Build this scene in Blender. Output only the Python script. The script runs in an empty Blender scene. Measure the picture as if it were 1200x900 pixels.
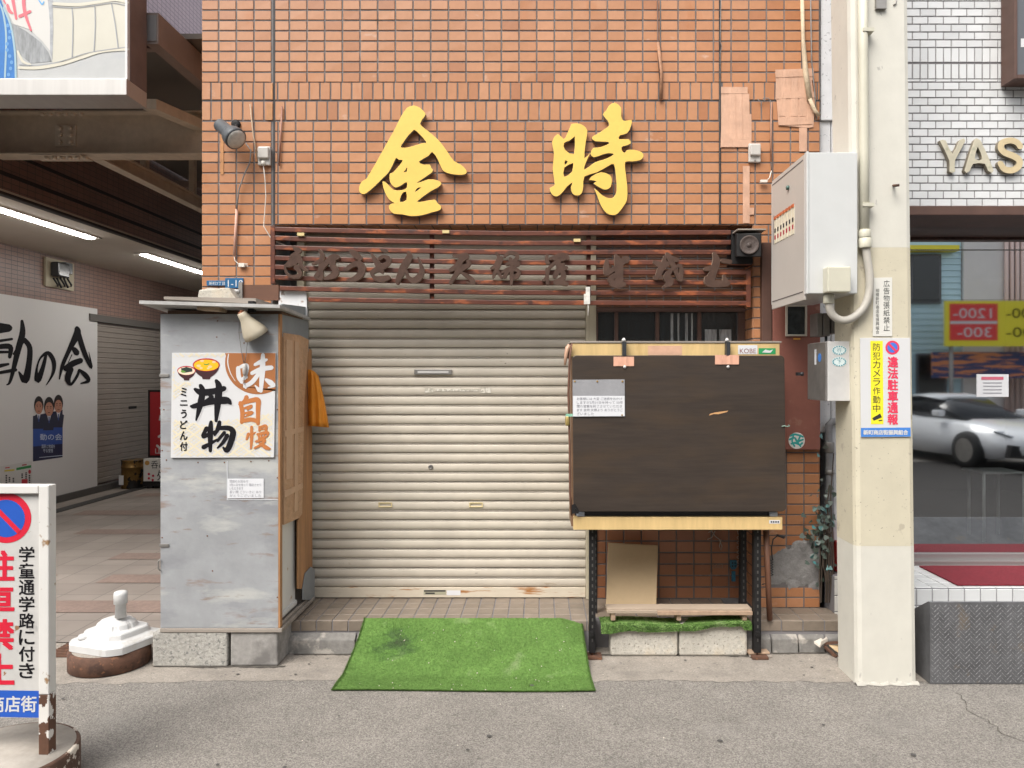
import bpy, bmesh, math, random
from mathutils import Vector as V, Matrix
R = math.radians
random.seed(7)
SC = bpy.context.scene
COL = SC.collection

# ---------------------------------------------------------------- camera, sky, sun, exposure
F, D, H = 880.0, 4.783, 1.65          # focal length (photo pixels), camera distance to facade, eye height
cam = bpy.data.cameras.new('camera'); co = bpy.data.objects.new('camera', cam); COL.objects.link(co)
co.location = (0, -D, H); co.rotation_euler = (R(90), 0, 0)
cam.sensor_width = 36; cam.lens = F / 1200 * 36
cam.shift_x = -32 / 1200; cam.shift_y = -7 / 1200
cam.clip_start = 0.05; cam.clip_end = 500
SC.camera = co

SUN_EL, SUN_AZ = 52, 212               # azimuth clockwise from +Y (north)
w = bpy.data.worlds.new('World'); SC.world = w; w.use_nodes = True
nt = w.node_tree; bg = nt.nodes['Background']
sky = nt.nodes.new('ShaderNodeTexSky'); sky.sky_type = 'NISHITA'; sky.sun_disc = False
sky.sun_elevation = R(SUN_EL); sky.sun_rotation = R(SUN_AZ); sky.air_density = 1.0; sky.dust_density = 4.0; sky.ozone_density = 1.0
hs = nt.nodes.new('ShaderNodeHueSaturation'); hs.inputs['Saturation'].default_value = 0.25
nt.links.new(sky.outputs[0], hs.inputs['Color']); nt.links.new(hs.outputs[0], bg.inputs['Color'])
bg.inputs['Strength'].default_value = 0.15
sd = bpy.data.lights.new('sun', 'SUN'); sd.energy = 1.35; sd.angle = R(36); sd.color = (1, .955, .89)
so = bpy.data.objects.new('sun', sd); COL.objects.link(so); so.location = (-3, -8, 12)
az, el = R(SUN_AZ), R(SUN_EL)
sdir = V((math.sin(az) * math.cos(el), math.cos(az) * math.cos(el), math.sin(el)))
so.rotation_euler = sdir.to_track_quat('Z', 'Y').to_euler()
SC.view_settings.view_transform = 'Standard'; SC.view_settings.look = 'None'
SC.view_settings.exposure = 0.98; SC.view_settings.gamma = 1.0; SC.view_settings.use_curve_mapping = False
SC.render.engine = 'CYCLES'
SC.cycles.max_bounces = 8; SC.cycles.transparent_max_bounces = 8

# ---------------------------------------------------------------- helpers: measuring
def S(Y): return F / (D + Y)
def P(px, py, Y):                      # photo measurement at a known depth -> metres
    s = S(Y); return V(((px - 632) / s, Y, H + (443 - py) / s))
def X(px, Y): return (px - 632) / S(Y)
def Z(py, Y): return H + (443 - py) / S(Y)

# ---------------------------------------------------------------- helpers: materials
MATS = {}
def lin(c):                            # sRGB 0-255 -> linear
    return tuple(((v / 255) / 12.92 if v / 255 <= .04045 else ((v / 255 + .055) / 1.055) ** 2.4) for v in c)
def M(name, col, rough=.6, metal=0, var=None, speck=None, spots=(), bump=None, spec=.5, stretch=(1, 1, 1), attr=None, emit=None, coat=0):
    if name in MATS: return MATS[name]
    m = bpy.data.materials.new(name); m.use_nodes = True; t = m.node_tree; L = t.links.new
    b = t.nodes['Principled BSDF']
    b.inputs['Roughness'].default_value = rough; b.inputs['Metallic'].default_value = metal
    b.inputs['Specular IOR Level'].default_value = spec; b.inputs['Coat Weight'].default_value = coat
    tc = t.nodes.new('ShaderNodeTexCoord')
    def coords(st):
        mp = t.nodes.new('ShaderNodeMapping'); mp.inputs['Scale'].default_value = st
        L(tc.outputs['Object'], mp.inputs['Vector']); return mp.outputs[0]
    def noise(scale, st, det=5, rg=.6):
        n = t.nodes.new('ShaderNodeTexNoise'); n.inputs['Scale'].default_value = scale
        n.inputs['Detail'].default_value = det; n.inputs['Roughness'].default_value = rg
        L(coords(st), n.inputs['Vector']); return n.outputs['Fac']
    def mix(fac, a, bcol):
        x = t.nodes.new('ShaderNodeMix'); x.data_type = 'RGBA'
        L(fac, x.inputs[0])
        for sock, v in ((x.inputs[6], a), (x.inputs[7], bcol)):
            if hasattr(v, 'links'): L(v, sock)
            else: sock.default_value = (*v, 1)
        return x.outputs[2]
    def rng(f, lo, hi, a=0, c=1):
        r = t.nodes.new('ShaderNodeMapRange'); L(f, r.inputs[0])
        for i, v in enumerate((lo, hi, a, c)): r.inputs[i + 1].default_value = v
        return r.outputs[0]
    cur = col
    if attr:                           # per-piece colour variation
        a = t.nodes.new('ShaderNodeAttribute'); a.attribute_name = 'rnd'
        rp = t.nodes.new('ShaderNodeValToRGB'); L(a.outputs['Fac'], rp.inputs[0])
        el_ = rp.color_ramp.elements
        while len(el_) < len(attr): el_.new(.5)
        for i, c in enumerate(attr): el_[i].position = i / (len(attr) - 1); el_[i].color = (*c, 1)
        cur = rp.outputs[0]
    if var:
        for (sc_, amt) in ([var] if isinstance(var[0], (int, float)) else var):
            f = rng(noise(sc_, stretch), .25, .75, 1 - amt, 1 + amt)
            x = t.nodes.new('ShaderNodeVectorMath'); x.operation = 'SCALE'
            if hasattr(cur, 'links'): L(cur, x.inputs[0])
            else: x.inputs[0].default_value = cur
            L(f, x.inputs['Scale']); cur = x.outputs[0]
    if speck:                          # stone chips: (cells per metre, contrast)
        vo = t.nodes.new('ShaderNodeTexVoronoi'); vo.inputs['Scale'].default_value = speck[0]; L(coords((1, 1, 1)), vo.inputs['Vector'])
        sx = t.nodes.new('ShaderNodeSeparateColor'); L(vo.outputs['Color'], sx.inputs[0])
        f = rng(sx.outputs[0], 0, 1, 1 - speck[1], 1 + speck[1])
        x = t.nodes.new('ShaderNodeVectorMath'); x.operation = 'SCALE'
        if hasattr(cur, 'links'): L(cur, x.inputs[0])
        else: x.inputs[0].default_value = cur
        L(f, x.inputs['Scale']); cur = x.outputs[0]
    for sp in spots:                   # (colour, scale, lo, hi, stretch)
        f = rng(noise(sp[1], sp[4] if len(sp) > 4 else (1, 1, 1)), .5 + (sp[2] - .5) * .68, .5 + (sp[3] - .5) * .68, 0, sp[5] if len(sp) > 5 else 1)
        cur = mix(f, cur, sp[0])
    if hasattr(cur, 'links'): L(cur, b.inputs['Base Color'])
    else: b.inputs['Base Color'].default_value = (*cur, 1)
    if bump:
        bp = t.nodes.new('ShaderNodeBump'); bp.inputs['Strength'].default_value = bump[1]
        bp.inputs['Distance'].default_value = bump[2] if len(bump) > 2 else .01
        L(noise(bump[0], bump[3] if len(bump) > 3 else stretch, 6, .65), bp.inputs['Height']); L(bp.outputs[0], b.inputs['Normal'])
    if emit:
        b.inputs['Emission Color'].default_value = (*emit[0], 1); b.inputs['Emission Strength'].default_value = emit[1]
    MATS[name] = m; return m
def brick_mat(name, axes, c1, c2, cm, bw, bh, mortar, offset=.5, rough=.45, var=.15):
    m = M(name, c1, rough); t = m.node_tree; L = t.links.new; b = t.nodes['Principled BSDF']
    tc = t.nodes.new('ShaderNodeTexCoord'); sp = t.nodes.new('ShaderNodeSeparateXYZ'); cb = t.nodes.new('ShaderNodeCombineXYZ')
    L(tc.outputs['Object'], sp.inputs[0]); L(sp.outputs[axes[0]], cb.inputs[0]); L(sp.outputs[axes[1]], cb.inputs[1])
    k = t.nodes.new('ShaderNodeTexBrick'); L(cb.outputs[0], k.inputs['Vector'])
    k.offset = offset; k.inputs['Scale'].default_value = 1
    k.inputs['Brick Width'].default_value = bw; k.inputs['Row Height'].default_value = bh
    k.inputs['Mortar Size'].default_value = mortar; k.inputs['Mortar Smooth'].default_value = .1
    k.inputs['Color1'].default_value = (*c1, 1); k.inputs['Color2'].default_value = (*c2, 1); k.inputs['Mortar'].default_value = (*cm, 1)
    n = t.nodes.new('ShaderNodeTexNoise'); n.inputs['Scale'].default_value = 1.3; n.inputs['Detail'].default_value = 8
    r = t.nodes.new('ShaderNodeMapRange'); L(n.outputs['Fac'], r.inputs[0]); L(tc.outputs['Object'], n.inputs['Vector'])
    for i, v in enumerate((.25, .75, 1 - var, 1 + var)): r.inputs[i + 1].default_value = v
    x = t.nodes.new('ShaderNodeVectorMath'); x.operation = 'SCALE'; L(k.outputs['Color'], x.inputs[0]); L(r.outputs[0], x.inputs['Scale'])
    L(x.outputs[0], b.inputs['Base Color'])
    bp = t.nodes.new('ShaderNodeBump'); bp.inputs['Strength'].default_value = .6; bp.inputs['Distance'].default_value = .004; bp.invert = True
    L(k.outputs['Fac'], bp.inputs['Height']); L(bp.outputs[0], b.inputs['Normal'])
    return m

# ---------------------------------------------------------------- helpers: shapes (all in metres, world axes)
class B:
    def __init__(self): self.bm = bmesh.new(); self.l = self.bm.faces.layers.float.new('rnd')
    def face(self, pts, rnd=None):
        f = self.bm.faces.new([self.bm.verts.new(p) for p in pts]); f[self.l] = random.random() if rnd is None else rnd; return f
    def box(self, x0, x1, y0, y1, z0, z1, rnd=None, rot=None):
        if x0 > x1: x0, x1 = x1, x0
        if y0 > y1: y0, y1 = y1, y0
        if z0 > z1: z0, z1 = z1, z0
        vs = [V((x, y, z)) for x in (x0, x1) for y in (y0, y1) for z in (z0, z1)]
        if rot is not None:
            c = V(((x0 + x1) / 2, (y0 + y1) / 2, (z0 + z1) / 2)); vs = [c + rot @ (v - c) for v in vs]
        vs = [self.bm.verts.new(v) for v in vs]; r = random.random() if rnd is None else rnd
        for ix in ((0, 1, 3, 2), (4, 6, 7, 5), (0, 4, 5, 1), (2, 3, 7, 6), (0, 2, 6, 4), (1, 5, 7, 3)):
            f = self.bm.faces.new([vs[i] for i in ix]); f[self.l] = r
        return self
    def hexa(self, p):                 # 8 corners: bottom ring 0-3, top ring 4-7
        vs = [self.bm.verts.new(q) for q in p]
        for ix in ((3, 2, 1, 0), (4, 5, 6, 7), (0, 1, 5, 4), (1, 2, 6, 5), (2, 3, 7, 6), (3, 0, 4, 7)):
            self.bm.faces.new([vs[i] for i in ix])
        return self
    def prism(self, pts, off):         # polygon extruded by vector off
        off = V(off); a = [self.bm.verts.new(p) for p in pts]; b = [self.bm.verts.new(V(p) + off) for p in pts]
        n = len(a); r = random.random()
        fs = [self.bm.faces.new(a), self.bm.faces.new(b[::-1])]
        for i in range(n): fs.append(self.bm.faces.new([a[i], b[i], b[(i + 1) % n], a[(i + 1) % n]]))
        for f in fs: f[self.l] = r
        return self
    def tube(self, pts, r, n=8, caps=True):
        pts = [V(p) for p in pts]; rings = []; k = len(pts)
        up = None
        for i, p in enumerate(pts):
            d = (pts[min(i + 1, k - 1)] - pts[max(i - 1, 0)]).normalized()
            if up is None: up = d.orthogonal().normalized()
            up = (up - d * up.dot(d)).normalized() if (up - d * up.dot(d)).length > 1e-6 else d.orthogonal().normalized()
            s = d.cross(up); rr = r[i] if isinstance(r, (list, tuple)) else r
            rings.append([self.bm.verts.new(p + (up * math.cos(2 * math.pi * j / n) + s * math.sin(2 * math.pi * j / n)) * rr) for j in range(n)])
        for a, b in zip(rings, rings[1:]):
            for j in range(n):
                f = self.bm.faces.new([a[j], a[(j + 1) % n], b[(j + 1) % n], b[j]]); f.smooth = n > 5
        if caps: self.bm.faces.new(rings[0][::-1]); self.bm.faces.new(rings[-1])
        return self
    def lathe(self, prof, c, axis=(0, 0, 1), n=32, smooth=True, caps=True):   # prof: (radius, height along axis)
        c = V(c); a = V(axis).normalized(); u = a.orthogonal().normalized(); s = a.cross(u); rings = []
        for (r, h) in prof:
            rings.append([self.bm.verts.new(c + a * h + (u * math.cos(2 * math.pi * j / n) + s * math.sin(2 * math.pi * j / n)) * max(r, 1e-4)) for j in range(n)])
        for p, q in zip(rings, rings[1:]):
            for j in range(n):
                f = self.bm.faces.new([p[j], p[(j + 1) % n], q[(j + 1) % n], q[j]]); f.smooth = smooth
        if caps: self.bm.faces.new(rings[0][::-1]); self.bm.faces.new(rings[-1])
        return self
    def tiles(self, u0, u1, v0, v1, pu, pv, joint, mp, uo=None, vo=None, th=.004, skip=None, offs=0, tilt=.0005):
        # individually laid tiles, clipped to the rectangle; mp(u, v, depth) -> point
        uo = u0 if uo is None else uo; vo = v0 if vo is None else vo
        j = math.floor((v0 - vo) / pv) - 1
        while vo + j * pv < v1:
            va, vb = max(vo + j * pv + joint / 2, v0), min(vo + (j + 1) * pv - joint / 2, v1)
            if vb - va > .006:
                sh = offs * pu * (j % 2); i = math.floor((u0 - uo) / pu) - 2
                while uo + i * pu < u1:
                    ua, ub = max(uo + sh + i * pu + joint / 2, u0), min(uo + sh + (i + 1) * pu - joint / 2, u1)
                    if ub - ua > .006 and not (skip and skip((ua + ub) / 2, (va + vb) / 2)):
                        e = min(.0022, (ub - ua) / 4, (vb - va) / 4); r = random.random()
                        t4 = [th + random.uniform(-tilt, tilt) for _ in range(4)]
                        bk = [self.bm.verts.new(mp(u, v, 0)) for u, v in ((ua, va), (ub, va), (ub, vb), (ua, vb))]
                        fr = [self.bm.verts.new(mp(u, v, d)) for (u, v), d in zip(((ua + e, va + e), (ub - e, va + e), (ub - e, vb - e), (ua + e, vb - e)), t4)]
                        fs = [self.bm.faces.new(fr)] + [self.bm.faces.new([bk[q], bk[(q + 1) % 4], fr[(q + 1) % 4], fr[q]]) for q in range(4)]
                        for f in fs: f[self.l] = r
                    i += 1
            j += 1
        return self

def link(name, bb, mat, origin=V((0, 0, 0)), bev=0, smooth=False, seg=2):
    bm = bb.bm
    bmesh.ops.recalc_face_normals(bm, faces=bm.faces) if bb.__dict__.get('fix', True) else None
    bmesh.ops.translate(bm, verts=bm.verts, vec=-V(origin))
    me = bpy.data.meshes.new(name); bm.to_mesh(me); bm.free()
    if smooth:
        for p in me.polygons: p.use_smooth = True
    o = bpy.data.objects.new(name, me); COL.objects.link(o)
    for mm in (mat if isinstance(mat, (list, tuple)) else [mat]): me.materials.append(mm)
    if bev:
        md = o.modifiers.new('bevel', 'BEVEL'); md.width = bev; md.segments = seg; md.limit_method = 'ANGLE'; md.angle_limit = R(40)
    return o
def props(o, label=None, cat=None, group=None, kind=None):
    for k, v in (('label', label), ('category', cat), ('group', group), ('kind', kind)):
        if v: o[k] = v
    return o
class Thing:                           # an Empty at the thing's base that parents its parts
    def __init__(self, name, label, cat, loc, group=None):
        self.o = bpy.data.objects.new(name, None); COL.objects.link(self.o); self.o.empty_display_size = .1
        self.loc = V(loc); self.o.location = loc; props(self.o, label, cat, group)
    def part(self, name, bb, mat, parent=None, bev=0, smooth=False, label=None):
        o = link(name, bb, mat, self.loc, bev, smooth); o.parent = parent or self.o
        if label: o['label'] = label
        return o
def single(name, bb, mat, label, cat, loc, group=None, bev=0, smooth=False):
    o = link(name, bb, mat, V(loc), bev, smooth); o.location = loc; return props(o, label, cat, group)
def struct(name, bb, mat, bev=0):
    return props(link(name, bb, mat, V((0, 0, 0)), bev), kind='structure')

# ---------------------------------------------------------------- helpers: writing
_gl = {}
def glyphs(body, weight=0.0):
    weight = 0.0
    k = (body, weight)
    if k not in _gl:
        c = bpy.data.curves.new('g', 'FONT'); c.body = body; c.offset = weight; c.resolution_u = 3
        o = bpy.data.objects.new('g', c); COL.objects.link(o); bpy.context.view_layer.update()
        me = bpy.data.meshes.new_from_object(o.evaluated_get(bpy.context.evaluated_depsgraph_get()))
        vs = [(v.co.x, v.co.y) for v in me.vertices]; fs = [tuple(p.vertices) for p in me.polygons]
        bpy.data.objects.remove(o); bpy.data.curves.remove(c); bpy.data.meshes.remove(me)
        _gl[k] = (vs, fs)
    return _gl[k]
def text(bb, body, box, mp, weight=.0, keep=False):
    # fit the string into box = (u0, v0, u1, v1) (v grows upward or downward as given), mp(u, v) -> point
    vs, fs = glyphs(body, weight)
    if not vs: return
    x0, x1 = min(v[0] for v in vs), max(v[0] for v in vs); y0, y1 = min(v[1] for v in vs), max(v[1] for v in vs)
    u0, v0, u1, v1 = box
    nv = [bb.bm.verts.new(mp(u0 + (x - x0) / (x1 - x0) * (u1 - u0), v1 + (y - y0) / (y1 - y0) * (v0 - v1))) for x, y in vs]
    for f in fs:
        try: bb.bm.faces.new([nv[i] for i in f])
        except ValueError: pass
THIN = {'一', '二', 'ニ', 'ー', '-', '1', '・'}
def bold(bb, body, box, mp, k, weight=.012):          # stamped four times a hair apart for heavier strokes
    dx, dy = k, k
    for q, (sx, sy) in enumerate(((-1, -1), (1, -1), (1, 1), (-1, 1))):
        text(bb, body, (box[0] + sx * dx, box[1] + sy * dy, box[2] + sx * dx, box[3] + sy * dy), lambda u, v: mp(u, v) + (mp(u, v) - mp(u, v)) + bold.out * (q * .00008), weight)
bold.out = V((0, -1, 0))
def vtext(bb, body, cx, y0, y1, w, mp, weight=.02, fill=.88):   # a vertical column, one character per cell
    n = len(body); c = (y1 - y0) / n
    for i, ch in enumerate(body):
        h = c * fill; yc = y0 + c * (i + .5)
        hh, ww = h, w
        if ch in 'ニ': hh = h * .6
        if ch in 'ミう': ww = w * .75
        if weight > .015: bold(bb, ch, (cx - ww / 2, yc - hh / 2, cx + ww / 2, yc + hh / 2), mp, c * (weight - .008))
        else: text(bb, ch, (cx - ww / 2, yc - hh / 2, cx + ww / 2, yc + hh / 2), mp, weight)
def smoothline(pts, n=5):
    out = []; k = len(pts)
    for i in range(k - 1):
        p0, p1, p2, p3 = pts[max(i - 1, 0)], pts[i], pts[i + 1], pts[min(i + 2, k - 1)]
        for q in range(n):
            t = q / n
            out.append(tuple(.5 * (2 * b + (c - a) * t + (2 * a - 5 * b + 4 * c - d) * t * t + (3 * b - a - 3 * c + d) * t ** 3) for a, b, c, d in zip(p0, p1, p2, p3)))
    out.append(tuple(pts[-1])); return out
def brush(bb, strokes, mp, th=0.0, step=.00012, wk=1.0):
    # brush strokes [(x, y, width), ...]; mp(x, y, d) -> point, d = distance out of the surface
    for k, st in enumerate(strokes):
        ln = smoothline(st); d = th + step * (k + 1); Lf, Rt = [], []
        for i, (x, y, w_) in enumerate(ln):
            a, b = ln[max(i - 1, 0)], ln[min(i + 1, len(ln) - 1)]
            dx, dy = b[0] - a[0], b[1] - a[1]; q = math.hypot(dx, dy) or 1
            hw = max(w_, 2) * wk / 2; Lf.append((x - dy / q * hw, y + dx / q * hw)); Rt.append((x + dy / q * hw, y - dx / q * hw))
        def cap(i, sgn):
            x, y, w_ = ln[i]; a, b = (ln[0], ln[1]) if i == 0 else (ln[-2], ln[-1])
            ang = math.atan2(b[1] - a[1], b[0] - a[0]); hw = max(w_, 2) * wk / 2
            if sgn > 0: return [(x + hw * .8 * math.cos(ang + t) , y + hw * .8 * math.sin(ang + t)) for t in (-.8, -.1, .7)]
            return [(x + hw * .8 * math.cos(ang + t), y + hw * .8 * math.sin(ang + t)) for t in (2.4, 3.1, 3.9)]
        outline = Rt + cap(-1, 1) + Lf[::-1] + cap(0, -1)
        n = len(Lf)
        e_ = 1.2e-5; fl = [bb.bm.verts.new(mp(x, y, d + i * e_)) for i, (x, y) in enumerate(Lf)]; fr = [bb.bm.verts.new(mp(x, y, d + i * e_)) for i, (x, y) in enumerate(Rt)]
        ce = [bb.bm.verts.new(mp(x, y, d)) for x, y in cap(-1, 1)]; cs = [bb.bm.verts.new(mp(x, y, d)) for x, y in cap(0, -1)]
        for i in range(n - 1): bb.bm.faces.new([fl[i], fl[i + 1], fr[i + 1], fr[i]])
        bb.bm.faces.new([fr[-1]] + ce + [fl[-1]]); bb.bm.faces.new([fl[0]] + cs + [fr[0]])
        if th:
            ring = fr + ce + fl[::-1] + cs
            bk = [bb.bm.verts.new(mp(x, y, 0)) for x, y in outline]
            m_ = len(ring)
            for i in range(m_): bb.bm.faces.new([ring[i], ring[(i + 1) % m_], bk[(i + 1) % m_], bk[i]]).material_index = 1
def outline_mesh(loops, th):           # closed outlines (with holes) -> extruded mesh in local x/y, via a filled curve
    c = bpy.data.curves.new('o', 'CURVE'); c.dimensions = '2D'; c.fill_mode = 'BOTH'; c.extrude = th / 2; c.bevel_depth = .0015; c.bevel_resolution = 1
    for lp in loops:
        s = c.splines.new('POLY'); pts = smoothline(lp + [lp[0]], 2)[:-1]
        s.points.add(len(pts) - 1)
        for p, q in zip(s.points, pts): p.co = (q[0], q[1], 0, 1)
        s.use_cyclic_u = True
    o = bpy.data.objects.new('o', c); COL.objects.link(o); bpy.context.view_layer.update()
    me = bpy.data.meshes.new_from_object(o.evaluated_get(bpy.context.evaluated_depsgraph_get()))
    bpy.data.objects.remove(o); bpy.data.curves.remove(c); return me
def ell(cx, cy, rx, ry, n=28, a0=0, a1=360):
    return [(cx + rx * math.cos(R(a0 + (a1 - a0) * i / n)), cy + ry * math.sin(R(a0 + (a1 - a0) * i / n))) for i in range(n + (0 if a1 - a0 == 360 else 1))]
def front(Y):                          # photo-measured marks on a plane facing the street
    return lambda x, y, d=0: P(x, y, Y) + V((0, -d, 0))
def flat(bb, pts, mp, d): bb.face([mp(x, y, d) for x, y in pts])

# ---------------------------------------------------------------- materials
tile_or = M('orange_tile', (.5, .2, .09), .33, attr=[(.36, .15, .067), (.42, .19, .088), (.435, .20, .095), (.45, .21, .103), (.465, .225, .115), (.41, .18, .08)], var=[(.7, .09), (2.3, .07), (26, .06)], bump=(60, .08, .002), spec=.5,
            spots=[((.62, .47, .38), 5, .72, .86, (1, 1, 1.6), .5), ((.40, .15, .05), 3.1, .66, .8, (1.6, 1, .7), .5)])
grout = M('grey_grout', (.165, .152, .148), .9, var=(9, .25), spots=[((.46, .43, .40), 2.6, .74, .90), ((.07, .065, .06), 4, .68, .8)], bump=(80, .3, .003))
cement = M('bare_cement', (.30, .29, .28), .9, var=[(6, .25), (40, .15)], bump=(14, .9, .02))
white_tile = M('white_tile', (.7, .7, .72), .22, attr=[(.60, .605, .60), (.66, .665, .66), (.70, .705, .70)], var=(3, .04))
dark_grout = M('dark_grout', (.19, .18, .185), .9)
asphalt = M('asphalt', (.225, .206, .182), .92, var=[(.9, .12), (4, .12), (40, .12)], speck=(190, .40), spots=[((.13, .12, .11), .8, .60, .95, (1, 1, 1), .7), ((.26, .245, .22), 1.3, .60, .9, (1, 1.6, 1), .6), ((.46, .43, .39), 105, .74, .80), ((.07, .07, .07), 90, .74, .82)], bump=(110, .9, .01))
concrete = M('pavement_concrete', (.265, .235, .20), .9, speck=(160, .16), var=[(1.6, .18), (9, .15), (90, .08)], spots=[((.36, .33, .29), 5, .66, .9, (1, 2.5, 1), .7), ((.15, .135, .12), 2.2, .58, .85, (1, 2, 1), .6), ((.13, .12, .11), 26, .70, .76)], bump=(60, .35, .006))
curbm = M('kerb_concrete', (.20, .19, .175), .9, var=[(3, .3), (30, .2)], spots=[((.38, .35, .31), 9, .58, .70)], bump=(40, .6, .008))
steptile = M('porch_tile', (.21, .17, .13), .5, attr=[(.19, .155, .12), (.23, .185, .145), (.21, .17, .13)], var=[(3, .2), (20, .12)])
shut_m = M('cream_shutter', (.55, .495, .41), .42, var=[(1.7, .06), (7, .07)], spots=[((.36, .29, .21), 9, .78, .86, (.7, 1, 2.5), .7), ((.14, .12, .10), 21, .82, .84, (.5, 1, 2.2), .8), ((.62, .60, .55), 6, .76, .82, (.3, 1, 3), .6)], bump=(8, .08, .01, (1, 1, .2)))
shut_d = M('shutter_seam', (.13, .11, .09), .8, var=(9, .3))
lat_m = M('lattice_wood', (.105, .032, .018), .42, var=[(10, .35), (60, .2)], spots=[((.30, .085, .03), 22, .56, .72, (.35, 1, 1)), ((.055, .02, .014), 16, .62, .75)], stretch=(.15, 1, 1), bump=(50, .25, .003))
carve_m = M('carved_wood', (.078, .046, .034), .75, spec=.2, var=[(25, .25), (6, .12)], bump=(60, .3, .003))
gold_m = M('gold_paint', (.78, .505, .10), .5, var=[(40, .025), (5, .05)], spots=[((.58, .38, .12), 6, .68, .9, (1, 1, .5), .6)], bump=(140, .12, .002))
gold_edge = M('letter_edge', (.24, .20, .15), .8, var=(30, .3))
zinc = M('zinc_sheet', (.345, .353, .362), .55, .15, var=[(2.5, .12), (9, .10)], spots=[((.25, .255, .27), 3.5, .52, .70, (.6, 1, 1.3), .7), ((.50, .50, .47), 7, .56, .72, (.3, 1, 1), .8), ((.27, .20, .165), 9, .62, .74, (.35, 1, 1.6), .8), ((.25, .165, .11), 10, .72, .88, (.45, 1, 2), .85)], bump=(3, .25, .02))
zinc_w = M('whitewashed_tin', (.66, .66, .66), .6, var=(9, .15), spots=[((.25, .13, .075), 11, .60, .68)])
block_m = M('concrete_block', (.38, .365, .33), .95, var=[(60, .25), (4, .12)], spots=[((.20, .20, .185), 45, .6, .7)], bump=(70, .8, .01))
block_w = M('pale_concrete_block', (.47, .44, .38), .95, var=[(50, .18), (4, .15)], spots=[((.22, .20, .17), 75, .64, .72), ((.58, .46, .30), 5, .62, .8, (1, 1, 1), .5)], bump=(70, .6, .008))
kraft = M('kraft_tape', (.56, .335, .19), .5, var=[(5, .15), (20, .1)], bump=(7, .8, .02, (1, 1, 2.5)))
copper = M('salmon_tape', (.57, .345, .235), .45, var=[(12, .12), (3, .1)], bump=(22, .5, .008, (3, 1, .4)))
ply = M('brown_plywood', (.40, .205, .09), .6, var=[(8, .3), (40, .15)], stretch=(3, 3, .25), bump=(30, .2, .003))
rawwood = M('raw_wood', (.42, .31, .21), .75, var=[(14, .25), (50, .12)], stretch=(.2, 1, 1), bump=(40, .3, .004))
greywood = M('weathered_wood', (.27, .235, .20), .85, var=[(14, .3)], stretch=(.15, 1, 1), bump=(40, .4, .004))
yellowply = M('yellow_veneer', (.62, .44, .20), .45, var=[(10, .16), (45, .08)], stretch=(1, 1, .12), spots=[((.42, .24, .08), 6, .64, .8, (1, 1, .3), .6)])
darkboard = M('dark_painted_board', (.042, .031, .024), .42, var=[(5, .2), (22, .2)], stretch=(.2, 1, 2.4), spots=[((.075, .048, .027), 4, .45, .85, (.35, 1, 1.6), .7)], bump=(30, .2, .003, (.3, 1, 4)))
black_m = M('black_metal', (.014, .013, .013), .6, spec=.25, var=(30, .3))
blackp = M('black_plastic', (.03, .032, .035), .45)
rust = M('rusty_iron', (.105, .050, .030), .8, var=[(9, .35), (40, .2)], spots=[((.06, .03, .02), 14, .55, .7), ((.20, .09, .045), 25, .62, .72)], bump=(50, .4, .004))
rustpaint = M('chipped_white_paint', (.10, .045, .025), .7, var=(20, .3), spots=[((.70, .67, .62), 14, .52, .54, (1, 1, .8))], bump=(30, .3, .004))
white_p = M('white_plastic', (.58, .575, .56), .42, var=(6, .06), spots=[((.40, .37, .32), 9, .62, .8, (1, 1, 1), .6)])
white_s = M('white_sign_face', (.63, .628, .625), .4, var=(4, .03))
dirty_s = M('dirty_white_sign', (.57, .555, .525), .45, var=[(3, .08), (12, .06)], spots=[((.35, .34, .33), 9, .68, .76, (1, 1, .5), .7), ((.30, .16, .08), 22, .74, .78)])
paper = M('paper', (.66, .665, .68), .7, var=(8, .02))
vinyl = M('clear_sleeve', (.30, .30, .31), .15, var=(5, .2), bump=(9, .5, .01))
ink = M('black_ink', (.010, .009, .011), .6, spec=.15)
greyink = M('faded_grey_ink', (.33, .33, .36), .7)
ink_d = M('worn_black_ink', (.03, .03, .032), .5)
red_p = M('red_paint', (.66, .018, .045), .45, var=(10, .06))
pinkred = M('bright_red_print', (.75, .045, .10), .45)
blue_p = M('blue_paint', (.02, .10, .48), .45, var=(10, .06))
blue_l = M('light_blue_print', (.06, .22, .62), .45)
yel_p = M('yellow_print', (.85, .74, .03), .45)
brownprint = M('brown_print', (.36, .135, .045), .45)
shadowprint = M('pale_grey_print', (.58, .57, .57), .5)
beigeprint = M('beige_print', (.66, .58, .42), .5)
cream_p = M('cream_pole_paint', (.57, .52, .395), .6, var=[(1.2, .05), (7, .06)], spots=[((.44, .39, .30), 15, .69, .76), ((.25, .22, .17), 60, .72, .77)], bump=(22, .2, .006))
offw_p = M('offwhite_pole_paint', (.60, .578, .508), .6, var=[(1.5, .05), (8, .05)], spots=[((.42, .40, .36), 22, .73, .78, (1, 1, .5))], bump=(18, .15, .006))
boxw = M('white_enamel_box', (.57, .575, .56), .38, var=[(3, .03), (9, .03)], spots=[((.60, .60, .58), 30, .70, .8, (1, 1, .5), .5)])
boxs = M('beige_enamel_box', (.50, .46, .415), .5, var=(3, .05))
pipe_m = M('cream_conduit', (.56, .535, .43), .45, var=(9, .06))
hose_m = M('grey_hose', (.46, .43, .375), .55, var=(20, .08))
steel = M('stainless_steel', (.60, .585, .56), .42, .15, var=(6, .12), bump=(6, .15, .01))
steel_d = M('dull_steel', (.30, .285, .265), .5, .7, var=[(8, .2), (3, .2)])
maroon = M('maroon_metal_panel', (.255, .098, .072), .5, var=[(2, .12), (14, .08)], spots=[((.32, .15, .11), 14, .66, .74)])
brownmetal = M('brown_metal', (.10, .052, .038), .5, var=(8, .2))
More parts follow.
